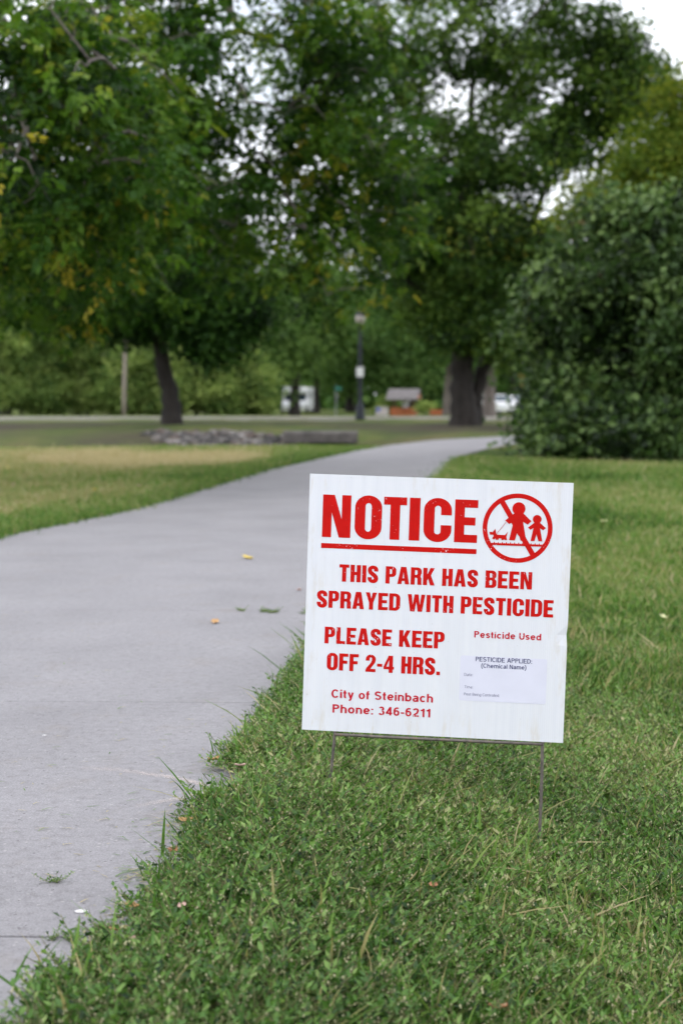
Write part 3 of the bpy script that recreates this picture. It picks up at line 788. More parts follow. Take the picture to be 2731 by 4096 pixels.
far_tree("tree with a pale trunk just right of the forked elm", 1955, 66, .25, 900, 3.2, .45, 46, low=1390, bark='bark_grey')
far_tree("tree behind the parked cars, right of the elm", 2050, 130, .4, 800, 7.0, .38, 47, low=1560)
far_tree("tall tree behind the shrubs left of the leaning ash", 330, 98, .4, 780, 6.0, .42, 48, low=1330)
far_tree("tall tree behind the shrubs right of the leaning ash", 860, 104, .4, 940, 4.6, .48, 49, low=1430)
far_tree("tall tree behind the shrubs at the far left edge", 20, 100, .4, 700, 6.0, .40, 50, low=1400)

# far wood that closes the view
g = np.random.default_rng(77)
n = 64000
xw = g.uniform(-95, 95, n); yw = 165 + g.normal(0, 6, n)
topw = 9 + 3 * np.sin(xw * .11) + 2 * np.sin(xw * .29 + 1) + 1.5 * np.sin(xw * .7)
zw = -0.5 + topw * g.uniform(0, 1, n) ** 1.25
tw_ = np.clip(.42 + .22 * np.sin(xw * .45 + 2) * np.sin(zw * .6 + xw * .2) + g.normal(0, .14, n), 0, 1)
V, F = leaf_quads(np.stack([xw, yw, zw], -1), unit(g.normal(0, 1, (n, 3))), unit(g.normal(0, .7, (n, 3)) + np.array([0, -.3, .8])), g.uniform(.7, 1.5, n), g.uniform(.25, .5, n), .3)
wood = link("woodland", mesh_np("woodland", V, F, M['leaf_far'], False, {"tint": np.repeat(tw_, 4)}))
tag(wood, "hazy green wood closing the view far behind the road", None, None, "stuff")

# ------------------------------------------------------------------ ditch rocks and culvert
def rock_mesh(seed):
    g = np.random.default_rng(seed)
    t = (1 + 5 ** .5) / 2
    V = unit(np.array([[-1, t, 0], [1, t, 0], [-1, -t, 0], [1, -t, 0], [0, -1, t], [0, 1, t], [0, -1, -t], [0, 1, -t], [t, 0, -1], [t, 0, 1], [-t, 0, -1], [-t, 0, 1]], float))
    F = np.array([[0, 11, 5], [0, 5, 1], [0, 1, 7], [0, 7, 10], [0, 10, 11], [1, 5, 9], [5, 11, 4], [11, 10, 2], [10, 7, 6], [7, 1, 8], [3, 9, 4], [3, 4, 2], [3, 2, 6], [3, 6, 8], [3, 8, 9], [4, 9, 5], [2, 4, 11], [6, 2, 10], [8, 6, 7], [9, 8, 1]])
    V = V * g.uniform(.72, 1.15, (12, 1)) * np.array([1, .8, .62])
    return V, F
rock_cols = [(0.09, 0.082, 0.077), (0.14, 0.124, 0.112), (0.045, 0.042, 0.04), (0.21, 0.195, 0.182), (0.10, 0.076, 0.064)]
rock_m = [plain("rock_stone", c, .9, .25, 5, .4) for c in rock_cols]
rock_me = []
for q in range(15):
    V, F = rock_mesh(200 + q); rock_me.append(mesh_np("rock", V, F, rock_m[q % 5]))
bank = empty("rock_bank", (-3.2, 39.5, gz(-3.2, 39.5)), "bank of loose grey stones lining the ditch before the culvert", "rocks")
g = np.random.default_rng(9); cntr = 0
while cntr < 296:
    x = g.uniform(-5.8, -0.9); y = g.uniform(37.3, 41.8)
    if x < -5.8 + (41.8 - y) * 0.42: continue
    if y > 41.2 - 0.7 * sstep(-4, -2, x) + .3 * math.sin(x * 4): continue
    s_ = g.uniform(.09, .23)
    o = link("rock", rock_me[g.integers(0, 15)], bank, (x + 3.2, y - 39.5, gz(x, y) + s_ * .03 - bank.location[2]))
    o.scale = (s_ * g.uniform(.8, 1.4), s_, s_ * g.uniform(.8, 1.2)); o.rotation_euler = (g.normal(0, .3), g.normal(0, .3), g.uniform(0, 6.28)); cntr += 1

M['old_concrete'] = plain("old_concrete", (0.095, 0.086, 0.08), .9, .35, 3.5, .6)
M['void_shade'] = plain("culvert_shade", (0.02, 0.018, 0.016), .95, .2, 4)
cu = empty("culvert", (-0.5, 38.9, 0.0), "low weathered concrete culvert slab at the end of the stone bank", "culvert")
mb = MB(); mb.prism([(-.2, -.19), (.45, -.19), (.45, .07), (.40, .10), (-.15, .10), (-.2, .05)], 'x', -.98, .92); mb.build("slab", M['old_concrete'], cu)
for xx in (-.98, .70):
    mb = MB(); mb.prism([(-.12, -.75), (.42, -.75), (.42, -.193), (-.12, -.193)], 'x', xx, xx + .22); mb.build("abutment", M['old_concrete'], cu)
mb = MB(); mb.box(-.75, .69, .40, .44, -.75, -.195); mb.build("opening_shade", M['void_shade'], cu)  # near-black panel, painted as the shade inside the culvert opening

# ------------------------------------------------------------------ street furniture and vehicles beyond the ditch
M['black_metal'] = plain("black_metal", (0.018, 0.022, 0.030), .45, .1, 8, 0, 0.3)
M['white_paint'] = plain("white_paint", (0.74, 0.74, 0.75), .35, .04, 3)
M['globe'] = plain("lamp_globe", (0.42, 0.38, 0.34), .25, .05, 4)
M['wood_pole'] = plain("weathered_pole", (0.25, 0.215, 0.18), .9, .2, 7, .3)
M['green_sign'] = plain("green_sign", (0.03, 0.17, 0.13), .4, .08, 5)
M['galv'] = plain("galvanised", (0.32, 0.33, 0.34), .5, .1, 9, 0, .6)
M['glass'] = plain("dark_glass", (0.02, 0.04, 0.055), .08, .05, 2, 0, 0, .8)
M['tyre'] = plain("tyre_rubber", (0.02, 0.02, 0.02), .8, .1, 9)
M['cedar'] = plain("orange_stained_wood", (0.36, 0.105, 0.04), .7, .22, 9, .2)
M['dark_wood'] = plain("dark_stained_wood", (0.10, 0.045, 0.025), .75, .2, 9)
M['shingle'] = plain("grey_shingle", (0.17, 0.155, 0.155), .9, .25, 9, .5)
M['blue'] = plain("blue_panel", (0.07, 0.12, 0.45), .5, .1, 5)
M['pale_box'] = plain("pale_box", (0.52, 0.47, 0.46), .5, .1, 5)
M['headlight'] = plain("headlight_lens", (0.80, 0.82, 0.88), .15, .03, 5)
M['car_dark'] = plain("dark_car_paint", (0.025, 0.03, 0.04), .25, .06, 2)
M['red_lens'] = plain("red_lens", (0.35, 0.02, 0.02), .3, .05, 5)

def lathe(prof, k=14):
    P = np.array([[0, 0, z] for r, z in prof], float); R_ = np.array([r for r, z in prof])
    a = np.arange(k) * 2 * math.pi / k
    V = np.stack([R_[:, None] * np.cos(a), R_[:, None] * np.sin(a), np.broadcast_to(P[:, 2:3], (len(prof), k))], -1).reshape(-1, 3)
    n = len(prof); i = np.arange(n - 1)[:, None] * k; j = np.arange(k)[None]; j2 = (j + 1) % k
    return V, np.stack([i + j, i + j2, i + k + j2, i + k + j], -1).reshape(-1, 4)

lx = at(1440, 1680, 59.5)[0]; lz = gz(lx, 59.5)
lp = empty("street_lamp", (lx, 59.5, lz), "black post lamp with a pale globe at the road, white notice on it", "street lamp")
mb = MB(); mb.add(*lathe([(.02, -.2), (.20, -.2), (.20, .12), (.17, .2), (.15, .5), (.10, .62), (.085, .7)])); mb.build("base", M['black_metal'], lp, True)
mb = MB(); mb.add(*lathe([(.085, .68), (.08, 2), (.06, 3.4), (.055, 3.55), (.10, 3.6), (.11, 3.66), (.02, 3.68)])); mb.build("post", M['black_metal'], lp, True)
mb = MB(); mb.add(*lathe([(.02, 3.66), (.10, 3.68), (.16, 3.78), (.19, 3.93), (.17, 4.03), (.02, 4.06)])); mb.build("globe", M['globe'], lp, True)
mb = MB(); mb.add(*lathe([(.18, 4.02), (.20, 4.05), (.10, 4.15), (.03, 4.22), (.02, 4.3), (.004, 4.32)])); mb.build("cap", M['black_metal'], lp, True)
mb = MB(); mb.box(-.15, .13, -.115, -.10, 1.66, 2.04); mb.build("notice_plate", M['white_paint'], lp)

pp = at(497, 1658, 76); pz = gz(pp[0], 76)
wp = empty("wooden_pole", (pp[0], 76, pz), "thin weathered wooden pole standing before the shrubs at the left", "pole")
mb = MB(); mb.tube([(0, 0, -.4), (.02, 0, 1.2), (.09, 0, 3.4), (.13, 0, 5.2)], [.12, .115, .10, .09], 10); mb.build("pole_shaft", M['wood_pole'], wp, True)
mb = MB(); mb.box(-.35, .6, -.16, -.06, 4.7, 4.82); mb.build("crossarm", M['wood_pole'], wp)

sp = at(1343, 1655, 92); sz_ = gz(sp[0], 92)
sg = empty("street_sign", (sp[0], 92, sz_), "grey metal post with a small green street sign beyond the road", "street sign")
mb = MB(); mb.tube([(0, 0, -.3), (0, 0, 1.95)], [.04, .04], 8); mb.build("post", M['galv'], sg)
mb = MB(); mb.box(-.06, .34, -.055, -.042, 1.62, 1.86); mb.build("sign_plate", M['green_sign'], sg)

# camper: seen from its front, hood to the left
cp = at(1180, 1652, 112); cz = gz(cp[0], 112)
cm = empty("camper_van", (cp[0] + .1, 112, cz), "white camper van with overcab parked behind a tree trunk", "van", rotz=rad(-5))
mb = MB(); mb.prism([(-.55, .30), (3.2, .30), (3.2, 1.86), (3.05, 1.98), (-.9, 1.98), (-1.02, 1.78), (-.98, 1.52), (-.40, 1.46)], 'y', -.95, .95); b_ = mb.build("body", M['white_paint'], cm)
b_.rotation_euler = (0, 0, rad(90))
mb = MB(); mb.prism([(-1.5, .30), (-.55, .30), (-.42, 1.44), (-.82, .98), (-1.45, .84), (-1.55, .6)], 'y', -.86, .86); h_ = mb.build("hood", M['white_paint'], cm); h_.rotation_euler = (0, 0, rad(90))
mb = MB(); mb.prism([(-.86, 1.0), (-.84, .985), (-.44, 1.44), (-.47, 1.45)], 'y', -.76, .76); w_ = mb.build("windshield", M['glass'], cm); w_.rotation_euler = (0, 0, rad(90))
mb = MB(); mb.box(.3, 1.3, -.965, -.953, 1.15, 1.6); o = mb.build("side_window", M['glass'], cm); o.rotation_euler = (0, 0, rad(90))
mb = MB(); mb.box(.3, 1.3, .953, .965, 1.15, 1.6); o = mb.build("side_window", M['glass'], cm); o.rotation_euler = (0, 0, rad(90))
for sx in (-.62, .62):
    mb = MB(); mb.add(*lathe([(.02, 0), (.10, 0), (.09, .05), (.02, .06)], 10)); o = mb.build("headlight", M['headlight'], cm, True, (sx, -1.53, .68)); o.rotation_euler = (rad(90), 0, 0)
for sx in (-.88, .88):
    for yy in (-1.0, 2.2):
        mb = MB(); mb.add(*lathe([(.02, -.1), (.28, -.1), (.31, -.06), (.31, .06), (.28, .1), (.02, .1)], 16)); o = mb.build("wheel", M['tyre'], cm, True, (sx, yy, .31)); o.rotation_euler = (0, rad(90), 0)

# wishing-well planter with a little gabled roof
wpnt = at(1620, 1666, 88); wz = gz(wpnt[0], 88)
ww_ = empty("wishing_well", (wpnt[0], 88, wz), "small wooden wishing well planter with grey gabled roof beyond the road", "wishing well", rotz=rad(-14))
for q in range(4):
    mb = MB(); mb.box(-.78, .60, -.50, -.46, .05 + q * .13, .17 + q * .13); mb.build("board", M['cedar'], ww_)
    mb = MB(); mb.box(-.78, -.74, -.455, .42, .05 + q * .13, .17 + q * .13); mb.build("board", M['cedar'], ww_)
    mb = MB(); mb.box(.56, .60, -.455, .42, .05 + q * .13, .17 + q * .13); mb.build("board", M['cedar'], ww_)
for xx in (-.70, .47):
    for yy in (-.44, .36):
        mb = MB(); mb.box(xx, xx + .09, yy, yy + .09, 0, 1.12); mb.build("post", M['dark_wood'], ww_)
for s_ in (-1, 1):
    mb = MB(); mb.prism([(0, 1.58), (s_ * .78, 1.00), (s_ * .78, 1.05), (0, 1.635)] if s_ < 0 else [(0, 1.58), (0, 1.635), (s_ * .78, 1.05), (s_ * .78, 1.00)], 'x', -.98, .86); mb.build("roof_slope", M['shingle'], ww_)
mb = MB(); mb.prism([(-.66, 1.06), (.66, 1.06), (0, 1.55)], 'x', -.90, -.86); mb.build("gable_board", M['cedar'], ww_)
mb = MB(); mb.prism([(-.66, 1.06), (.66, 1.06), (0, 1.55)], 'x', .76, .80); mb.build("gable_board", M['cedar'], ww_)
mb = MB(); mb.add(*lathe([(.02, .5), (.16, .5), (.17, .58), (.13, .68), (.24, .88), (.26, 1.0), (.02, .98)])); mb.build("white_urn", M['white_paint'], ww_, True)
mb = MB(); mb.add(*lathe([(.02, .50), (.70, .50), (.02, .53)], 4)); mb.build("planting_soil", M['soil'], ww_)

pc = at(1746, 1664, 86); z0 = gz(pc[0], 86)
pb = empty("planter_box", (pc[0], 86, z0), "low orange wooden planter box between wishing well and elm trunk", "planter")
for q in range(3):
    mb = MB(); mb.box(-.37, .37, -.25, -.22, .03 + q * .13, .15 + q * .13); mb.build("board", M['cedar'], pb)
for xx in (-.37, .34):
    mb = MB(); mb.box(xx, xx + .03, -.218, .25, .03, .41); mb.build("side_board", M['cedar'], pb)
mb = MB(); mb.box(-.33, .33, -.21, .24, .0, .37); mb.build("planting_soil", M['soil'], pb)
c = at(1700, 1622, 86.5); b = gz(c[0], 86.5)
tree("garden_shrub", "small bright green shrub between the wishing well and the planter box", "shrub", [[(c[0], 86.5, b, .03), (c[0], 86.5, b + .4, .02), (c[0] + .05, 86.5, b + .6, .01)]],
     [(c[0], 86.5, b + .62, .55, .4, .28, 26)], dict(n=60, size=.1, spread=.12, w=.32, tint=.75, cvar=.12), (M['bark'], M['leaf_shrub']), 61)
c = at(1545, 1630, 90); b = gz(c[0], 90)
tree("garden_shrub", "rounded dark green shrub left of the wishing well", "shrub", [[(c[0], 90, b, .03), (c[0], 90, b + .5, .02), (c[0] + .05, 90, b + .8, .01)]],
     [(c[0], 90, b + .6, .75, .6, .55, 40)], dict(n=70, size=.12, spread=.16, w=.32, tint=.4, cvar=.14), (M['bark'], M['leaf_shrub']), 62)

bx = at(1525, 1668, 80); bz = gz(bx[0], 80)
ub = empty("utility_box", (bx[0], 80, bz), "pale low utility box with a blue patch near the lamp post", "utility box")
mb = MB(); mb.prism([(-.30, 0), (.34, 0), (.34, .42), (.30, .47), (-.26, .47), (-.30, .42)], 'y', -.2, .2); mb.build("cabinet", M['pale_box'], ub)
mb = MB(); mb.box(-.34, .38, -.24, .24, -.05, -.002); mb.build("plinth", M['old_concrete'], ub)
mb = MB(); mb.box(-.27, -.06, -.208, -.203, .24, .43); mb.build("blue_sticker", M['blue'], ub)

def car(name, label, px, d, rotz, paint):
    p = at(px, 1670, d); z = gz(p[0], d)
    c = empty(name, (p[0], d, z), label, "car", "cars parked far behind the elm", rotz)
    prof = [(-2.1, .28), (2.1, .28), (2.15, .62), (2.05, .80), (1.35, .90), (.75, 1.38), (-.75, 1.42), (-1.65, .98), (-2.05, .92), (-2.15, .6)]
    mb = MB(); mb.prism([(-y_, z_) for y_, z_ in prof][::-1], 'x', -.86, .86); mb.build("body", paint, c)
    mb = MB(); mb.add([(-.68, -1.30, .93), (.68, -1.30, .93), (.60, -.80, 1.345), (-.60, -.80, 1.345)], np.array([[0, 1, 2, 3]])); o = mb.build("windshield", M['glass'], c); o.location = (0, -.018, .016)
    for s_ in (-1, 1):
        mb = MB(); mb.prism([(-1.2, .93), (1.45, 1.0), (.75, 1.34), (-.72, 1.32)], 'x', s_ * .865 - .004, s_ * .865 + .004); mb.build("side_window", M['glass'], c)
        mb = MB(); mb.box(s_ * .62 - .17, s_ * .62 + .17, -2.17, -2.10, .60, .76); mb.build("headlight", M['headlight'], c)
        for yy in (-1.35, 1.3):
            mb = MB(); mb.add(*lathe([(.02, -.1), (.28, -.1), (.32, -.05), (.32, .05), (.28, .1), (.02, .1)], 16)); o = mb.build("wheel", M['tyre'], c, True, (s_ * .78, yy, .32)); o.rotation_euler = (0, rad(90), 0)
    mb = MB(); mb.box(-.26, .26, -2.175, -2.155, .40, .52); mb.build("number_plate", M['white_paint'], c)
    return c
car("parked_car", "white car parked far off right of the pale trunk", 1985, 108, rad(20), M['white_paint'])
car("parked_car", "dark car with bright headlights parked far off beside the big bush", 2058, 112, rad(8), M['car_dark'])

# ------------------------------------------------------------------ the notice sign
SIGN_W, SIGN_H = 0.61, 0.6039
def sign_rot(a, b, c):
    return Matrix.Rotation(a, 4, 'Z') @ Matrix.Rotation(b, 4, 'X') @ Matrix.Rotation(c, 4, 'Y')
sign = empty("notice_sign", (0, 0, 0), "white pesticide notice sign with red lettering on a wire stake", "sign")
sign.matrix_world = Matrix.Translation((-0.09342, 3.54903, 0.16897)) @ sign_rot(rad(-5.5054), rad(-1.5162), rad(1.7606))

def board_mat():
    m, nt, out = new_mat("white_corrugated_plastic")
    tc = nt.nodes.new("ShaderNodeTexCoord")
    mp = N(nt, "ShaderNodeMapping"); mp.inputs["Scale"].default_value = (1, 1, .035)
    nt.links.new(tc.outputs["Object"], mp.inputs[0])
    st = noise(nt, 60, 4, .6, mp.outputs[0])
    c = ramp(nt, st, [(0.3, (0.665, 0.68, 0.73)), (0.55, (0.70, 0.712, 0.755)), (0.8, (0.715, 0.725, 0.76))])
    # beige weather stains, stronger towards the edges
    sx = nt.nodes.new("ShaderNodeSeparateXYZ"); nt.links.new(tc.outputs["Object"], sx.inputs[0])
    ex = math_(nt, 'ABSOLUTE', math_(nt, 'SUBTRACT', math_(nt, 'DIVIDE', sx.outputs[0], SIGN_W), .5))
    ez = math_(nt, 'ABSOLUTE', math_(nt, 'SUBTRACT', math_(nt, 'DIVIDE', sx.outputs[2], SIGN_H), .5))
    ed = math_(nt, 'MAXIMUM', ex, ez)
    mp2 = N(nt, "ShaderNodeMapping"); mp2.inputs["Scale"].default_value = (1, 1, .22)
    nt.links.new(tc.outputs["Object"], mp2.inputs[0])
    n2 = noise(nt, 34, 6, .7, mp2.outputs[0])
    edr = ramp(nt, ed, [(0.40, (.12, .12, .12)), (0.5, (1, 1, 1))])
    f = math_(nt, 'MULTIPLY', ramp(nt, n2, [(0.52, (0, 0, 0)), (0.74, (1, 1, 1))]), edr)
    c = mixc(nt, math_(nt, 'MULTIPLY', f, .75), c, (0.55, 0.47, 0.34))
    spk = ramp(nt, noise(nt, 150, 2, .5), [(0.72, (0, 0, 0)), (0.76, (1, 1, 1))])
    c = mixc(nt, math_(nt, 'MULTIPLY', spk, .5), c, (0.42, 0.40, 0.38))
    p = N(nt, "ShaderNodeBsdfPrincipled", Roughness=0.38); p.inputs["Specular IOR Level"].default_value = 0.4
    nt.links.new(c, p.inputs["Base Color"])
    wv = N(nt, "ShaderNodeTexWave", Scale=64.0); wv.wave_type = 'BANDS'; wv.bands_direction = 'X'
    nt.links.new(tc.outputs["Object"], wv.inputs["Vector"])
    b = N(nt, "ShaderNodeBump", Strength=0.10, Distance=0.0008); nt.links.new(wv.outputs["Fac"], b.inputs["Height"])
    b2 = N(nt, "ShaderNodeBump", Strength=0.15, Distance=0.01); nt.links.new(noise(nt, 7, 3), b2.inputs["Height"])
    nt.links.new(b.outputs[0], b2.inputs["Normal"]); nt.links.new(b2.outputs[0], p.inputs["Normal"])
    nt.links.new(p.outputs[0], out.inputs[0]); return m

def ink_mat(name, col, chips=1.0, under=(0.65, 0.66, 0.70)):
    m, nt, out = new_mat(name)
    tc = nt.nodes.new("ShaderNodeTexCoord")
    n1 = noise(nt, 230, 3, .55); reg = noise(nt, 13, 3, .55)
    thr = math_(nt, 'ADD', n1, math_(nt, 'MULTIPLY', math_(nt, 'SUBTRACT', reg, .5), .75))
    chip = ramp(nt, thr, [(0.735, (0, 0, 0)), (0.755, (1, 1, 1))])
    mp = N(nt, "ShaderNodeMapping"); mp.inputs["Scale"].default_value = (1, 1, .12); mp.inputs["Rotation"].default_value = (0, rad(-14), 0)
    nt.links.new(tc.outputs["Object"], mp.inputs[0])
    sc = math_(nt, 'ADD', noise(nt, 420, 2, .5, mp.outputs[0]), math_(nt, 'MULTIPLY', math_(nt, 'SUBTRACT', noise(nt, 9.3, 2, .5), .5), .8))
    scr = ramp(nt, sc, [(0.80, (0, 0, 0)), (0.82, (1, 1, 1))])
    f = math_(nt, 'MULTIPLY', math_(nt, 'MAXIMUM', chip, scr), chips)
    c = mixc(nt, f, ramp(nt, noise(nt, 40, 4), [(0.3, [v * .92 for v in col]), (0.7, [min(1, v * 1.06) for v in col])]), under)
    p = N(nt, "ShaderNodeBsdfPrincipled", Roughness=0.6); p.inputs["Specular IOR Level"].default_value = 0.12
    nt.links.new(c, p.inputs["Base Color"]); nt.links.new(p.outputs[0], out.inputs[0]); return m

M['board'] = board_mat()
M['red'] = ink_mat("red_ink", (0.52, 0.005, 0.003))
M['crimson'] = ink_mat("crimson_ink", (0.50, 0.006, 0.022), .8)
M['navy'] = ink_mat("navy_ink", (0.035, 0.04, 0.13), 0)
M['grey_ink'] = ink_mat("grey_ink", (0.20, 0.20, 0.30), 0)
M['sticker'] = plain("sticker_paper", (0.665, 0.668, 0.775), .5, .025, 14)
def wire_mat():
    m, nt, out = new_mat("weathered_wire")
    p = N(nt, "ShaderNodeBsdfPrincipled", Roughness=.6, Metallic=.35)
    nt.links.new(ramp(nt, noise(nt, 60, 5, .7), [(0.3, (0.07, 0.06, 0.055)), (0.55, (0.16, 0.14, 0.125)), (0.75, (0.22, 0.15, 0.10))]), p.inputs["Base Color"])
    nt.links.new(p.outputs[0], out.inputs[0]); return m
M['wire'] = wire_mat()

# panel: 4 mm board with slightly dented right edge
T = 0.004
xs = np.linspace(0, SIGN_W, 25); zs = np.linspace(0, SIGN_H, 25)
def panel_pt(x, z, back):
    dent = 0.0022 * math.exp(-((z - .252) / .014) ** 2) * max(0, (x - (SIGN_W - .03)) / .03)
    bow = 0.0018 * math.sin(math.pi * x / SIGN_W) * math.sin(math.pi * z / SIGN_H) * 0
    return (x - dent, (T if back else 0) + dent * 1.2 + bow, z)
V = [panel_pt(x, z, b) for b in (0, 1) for z in zs for x in xs]
i = (np.arange(24)[:, None] * 25 + np.arange(24)[None]).ravel()
F = [np.stack([i, i + 1, i + 26, i + 25], -1), np.stack([i, i + 25, i + 26, i + 1], -1) + 625]
gr = np.arange(625).reshape(25, 25)
bd = np.concatenate([gr[0, :], gr[1:, -1], gr[-1, -2::-1], gr[-2:0:-1, 0]]); bj = np.roll(bd, -1)
F.append(np.stack([bd, bd + 625, bj + 625, bj], -1))
link("panel", mesh_np("panel", V, F, M['board']), sign)

# --- condensed bold capitals, drawn as outlines (cap height 1)
def arc(cx, cy, rx, ry_, a0, a1, n=9):
    return [(cx + rx * math.cos(rad(a0 + (a1 - a0) * t / n)), cy + ry_ * math.sin(rad(a0 + (a1 - a0) * t / n))) for t in range(n + 1)]
def rrect(x0, y0, x1, y1, rx, ry_, n=9):
    return arc(x1 - rx, y0 + ry_, rx, ry_, -90, 0, n) + arc(x1 - rx, y1 - ry_, rx, ry_, 0, 90, n) + arc(x0 + rx, y1 - ry_, rx, ry_, 90, 180, n) + arc(x0 + rx, y0 + ry_, rx, ry_, 180, 270, n)
def stroke(path_, hw):
    P = np.array(path_, float); T_ = np.gradient(P, axis=0); T_ = unit(T_); Nn = np.stack([-T_[:, 1], T_[:, 0]], -1)
    hw = np.asarray(hw)[:, None]
    return [tuple(p) for p in np.concatenate([P + Nn * hw, (P - Nn * hw)[::-1]])]
s, t = .225, .185
G_ = {}
G_['I'] = (.225, [[(0, 0), (s, 0), (s, 1), (0, 1)]])
G_['T'] = (.53, [[(0, 1), (0, 1 - t), (.1525, 1 - t), (.1525, 0), (.3775, 0), (.3775, 1 - t), (.53, 1 - t), (.53, 1)]])
G_['E'] = (.525, [[(0, 0), (.525, 0), (.525, t), (s, t), (s, .405), (.475, .405), (.475, .59), (s, .59), (s, 1 - t), (.525, 1 - t), (.525, 1), (0, 1)]])
G_['F'] = (.50, [[(0, 0), (s, 0), (s, .405), (.455, .405), (.455, .59), (s, .59), (s, 1 - t), (.50, 1 - t), (.50, 1), (0, 1)]])
G_['L'] = (.49, [[(0, 0), (.49, 0), (.49, t), (s, t), (s, 1), (0, 1)]])
G_['H'] = (.56, [[(0, 0), (s, 0), (s, .41), (.335, .41), (.335, 0), (.56, 0), (.56, 1), (.335, 1), (.335, .60), (s, .60), (s, 1), (0, 1)]])
G_['N'] = (.62, [[(0, 0), (.20, 0), (.20, .585), (.37, 0), (.62, 0), (.62, 1), (.42, 1), (.42, .435), (.255, 1), (0, 1)]])
G_['O'] = (.61, [rrect(0, -.015, .61, 1.015, .305, .285), rrect(s + .01, .165, .375, .835, .07, .08)])
G_['D'] = (.60, [[(0, 0), (.32, 0)] + arc(.32, .27, .28, .27, -90, 0) + arc(.32, .73, .28, .27, 0, 90) + [(0, 1)], [(s, .175)] + arc(.29, .25, .085, .075, -90, 0) + arc(.29, .75, .085, .075, 0, 90) + [(s, .825)]])
G_['C'] = (.61, [[(.61, .385)] + arc(.305, .27, .305, .285, 0, -180, 16) + arc(.305, .73, .305, .285, 180, 0, 16) + [(.61, .62), (.375, .62)] + arc(.305, .765, .07, .07, 0, 180) + arc(.305, .235, .07, .07, 180, 360) + [(.375, .385)]])
G_['P'] = (.57, [[(0, 0), (s, 0), (s, .385), (.34, .385)] + arc(.34, .60, .23, .215, -90, 0) + arc(.34, .785, .23, .215, 0, 90) + [(0, 1)], [(s, .56)] + arc(.285, .62, .06, .06, -90, 0) + arc(.285, .775, .06, .06, 0, 90) + [(s, .835)]])
G_['R'] = (.59, [[(0, 0), (s, 0), (s, .40), (.30, .40)] + arc(.30, .34, .06, .06, 90, 0, 4) + [(.365, .06), (.375, 0), (.605, 0), (.585, .08), (.58, .32)] + arc(.46, .34, .12, .14, 0, 55, 4) + arc(.36, .67, .225, .15, -35, 0, 4) + arc(.36, .785, .225, .215, 0, 90) + [(0, 1)], [(s, .57)] + arc(.30, .63, .06, .06, -90, 0) + arc(.30, .775, .06, .06, 0, 90) + [(s, .835)]])
G_['B'] = (.59, [[(0, 0), (.36, 0)] + arc(.36, .215, .23, .215, -90, 0) + arc(.36, .37, .23, .15, 0, 50, 4) + arc(.35, .67, .225, .14, -50, 0, 4) + arc(.35, .79, .225, .21, 0, 90) + [(0, 1)], [(s, .165)] + arc(.30, .235, .06, .07, -90, 0) + arc(.30, .37, .06, .07, 0, 90) + [(s, .44)], [(s, .595)] + arc(.295, .65, .055, .055, -90, 0) + arc(.295, .785, .055, .055, 0, 90) + [(s, .84)]])
G_['A'] = (.64, [[(0, 0), (.225, 0), (.255, .185), (.385, .185), (.415, 0), (.64, 0), (.465, 1), (.175, 1)], [(.278, .345), (.362, .345), (.32, .70)]])
G_['K'] = (.63, [[(0, 0), (s, 0), (s, .27), (.27, .37), (.39, 0), (.635, 0), (.42, .575), (.615, 1), (.385, 1), (s, .62), (s, 1), (0, 1)]])
G_['Y'] = (.62, [[(.1975, 0), (.4225, 0), (.4225, .40), (.62, 1), (.39, 1), (.31, .64), (.23, 1), (0, 1), (.1975, .40)]])
G_['W'] = (.95, [[(.15, 0), (.39, 0), (.475, .56), (.56, 0), (.80, 0), (.95, 1), (.735, 1), (.668, .40), (.58, 1), (.37, 1), (.282, .40), (.215, 1), (0, 1)]])
sp_ = [(.455, .665), (.455, .74)] + arc(.285, .76, .17, .145, 0, 180, 12)[1:] + [(.115, .70), (.145, .61), (.25, .52), (.36, .44), (.43, .36), (.455, .27)] + arc(.285, .235, .17, .145, 0, -180, 12)[1:] + [(.115, .27), (.115, .33)]
_n = len(sp_); _hw = np.full(_n, .112); _hw[5:11] = .102; _hw[15:22] = .118; _hw[25:31] = .102
G_['S'] = (.57, [stroke(sp_, _hw)])
G_['2'] = (.56, [[(0, 0), (.56, 0), (.56, .18), (.27, .18), (.42, .40), (.53, .56)] + arc(.28, .735, .28, .28, 0, 180, 14) + [(0, .65), (.215, .65)] + arc(.28, .77, .065, .075, 180, 0, 8) + [(.34, .66), (.26, .50), (.05, .23), (0, .10)]])
G_['4'] = (.58, [[(.29, 0), (.51, 0), (.51, .20), (.58, .20), (.58, .36), (.51, .36), (.51, 1), (.27, 1), (0, .36), (0, .20), (.29, .20)], [(.155, .36), (.30, .36), (.30, .74)]])
G_['-'] = (.29, [[(0, .33), (.29, .33), (.29, .50), (0, .50)]])
G_['.'] = (.20, [[(0, 0), (.20, 0), (.20, .21), (0, .21)]])

INK_Y = -0.0006
def poly_mesh(name, loops_list, y, mat, parent):
    """each entry: list of loops (outer + holes) of sign coordinates (x, z)"""
    V, F = [], []
    for li, loops in enumerate(loops_list):
        flat = [p for lp in loops for p in lp]
        tri = tessellate_polygon([[Vector((p[0], p[1], 0)) for p in lp] for lp in loops])
        k0 = len(V); V += [(p[0], y, p[1]) for p in flat]
        for a_, b_, c_ in tri:
            A, B, Cc = flat[a_], flat[b_], flat[c_]
            ar = (B[0] - A[0]) * (Cc[1] - A[1]) - (B[1] - A[1]) * (Cc[0] - A[0])
            F.append((k0 + a_, k0 + b_, k0 + c_) if ar > 0 else (k0 + a_, k0 + c_, k0 + b_))
    return link(name, mesh_np(name, V, np.array(F), mat), parent)

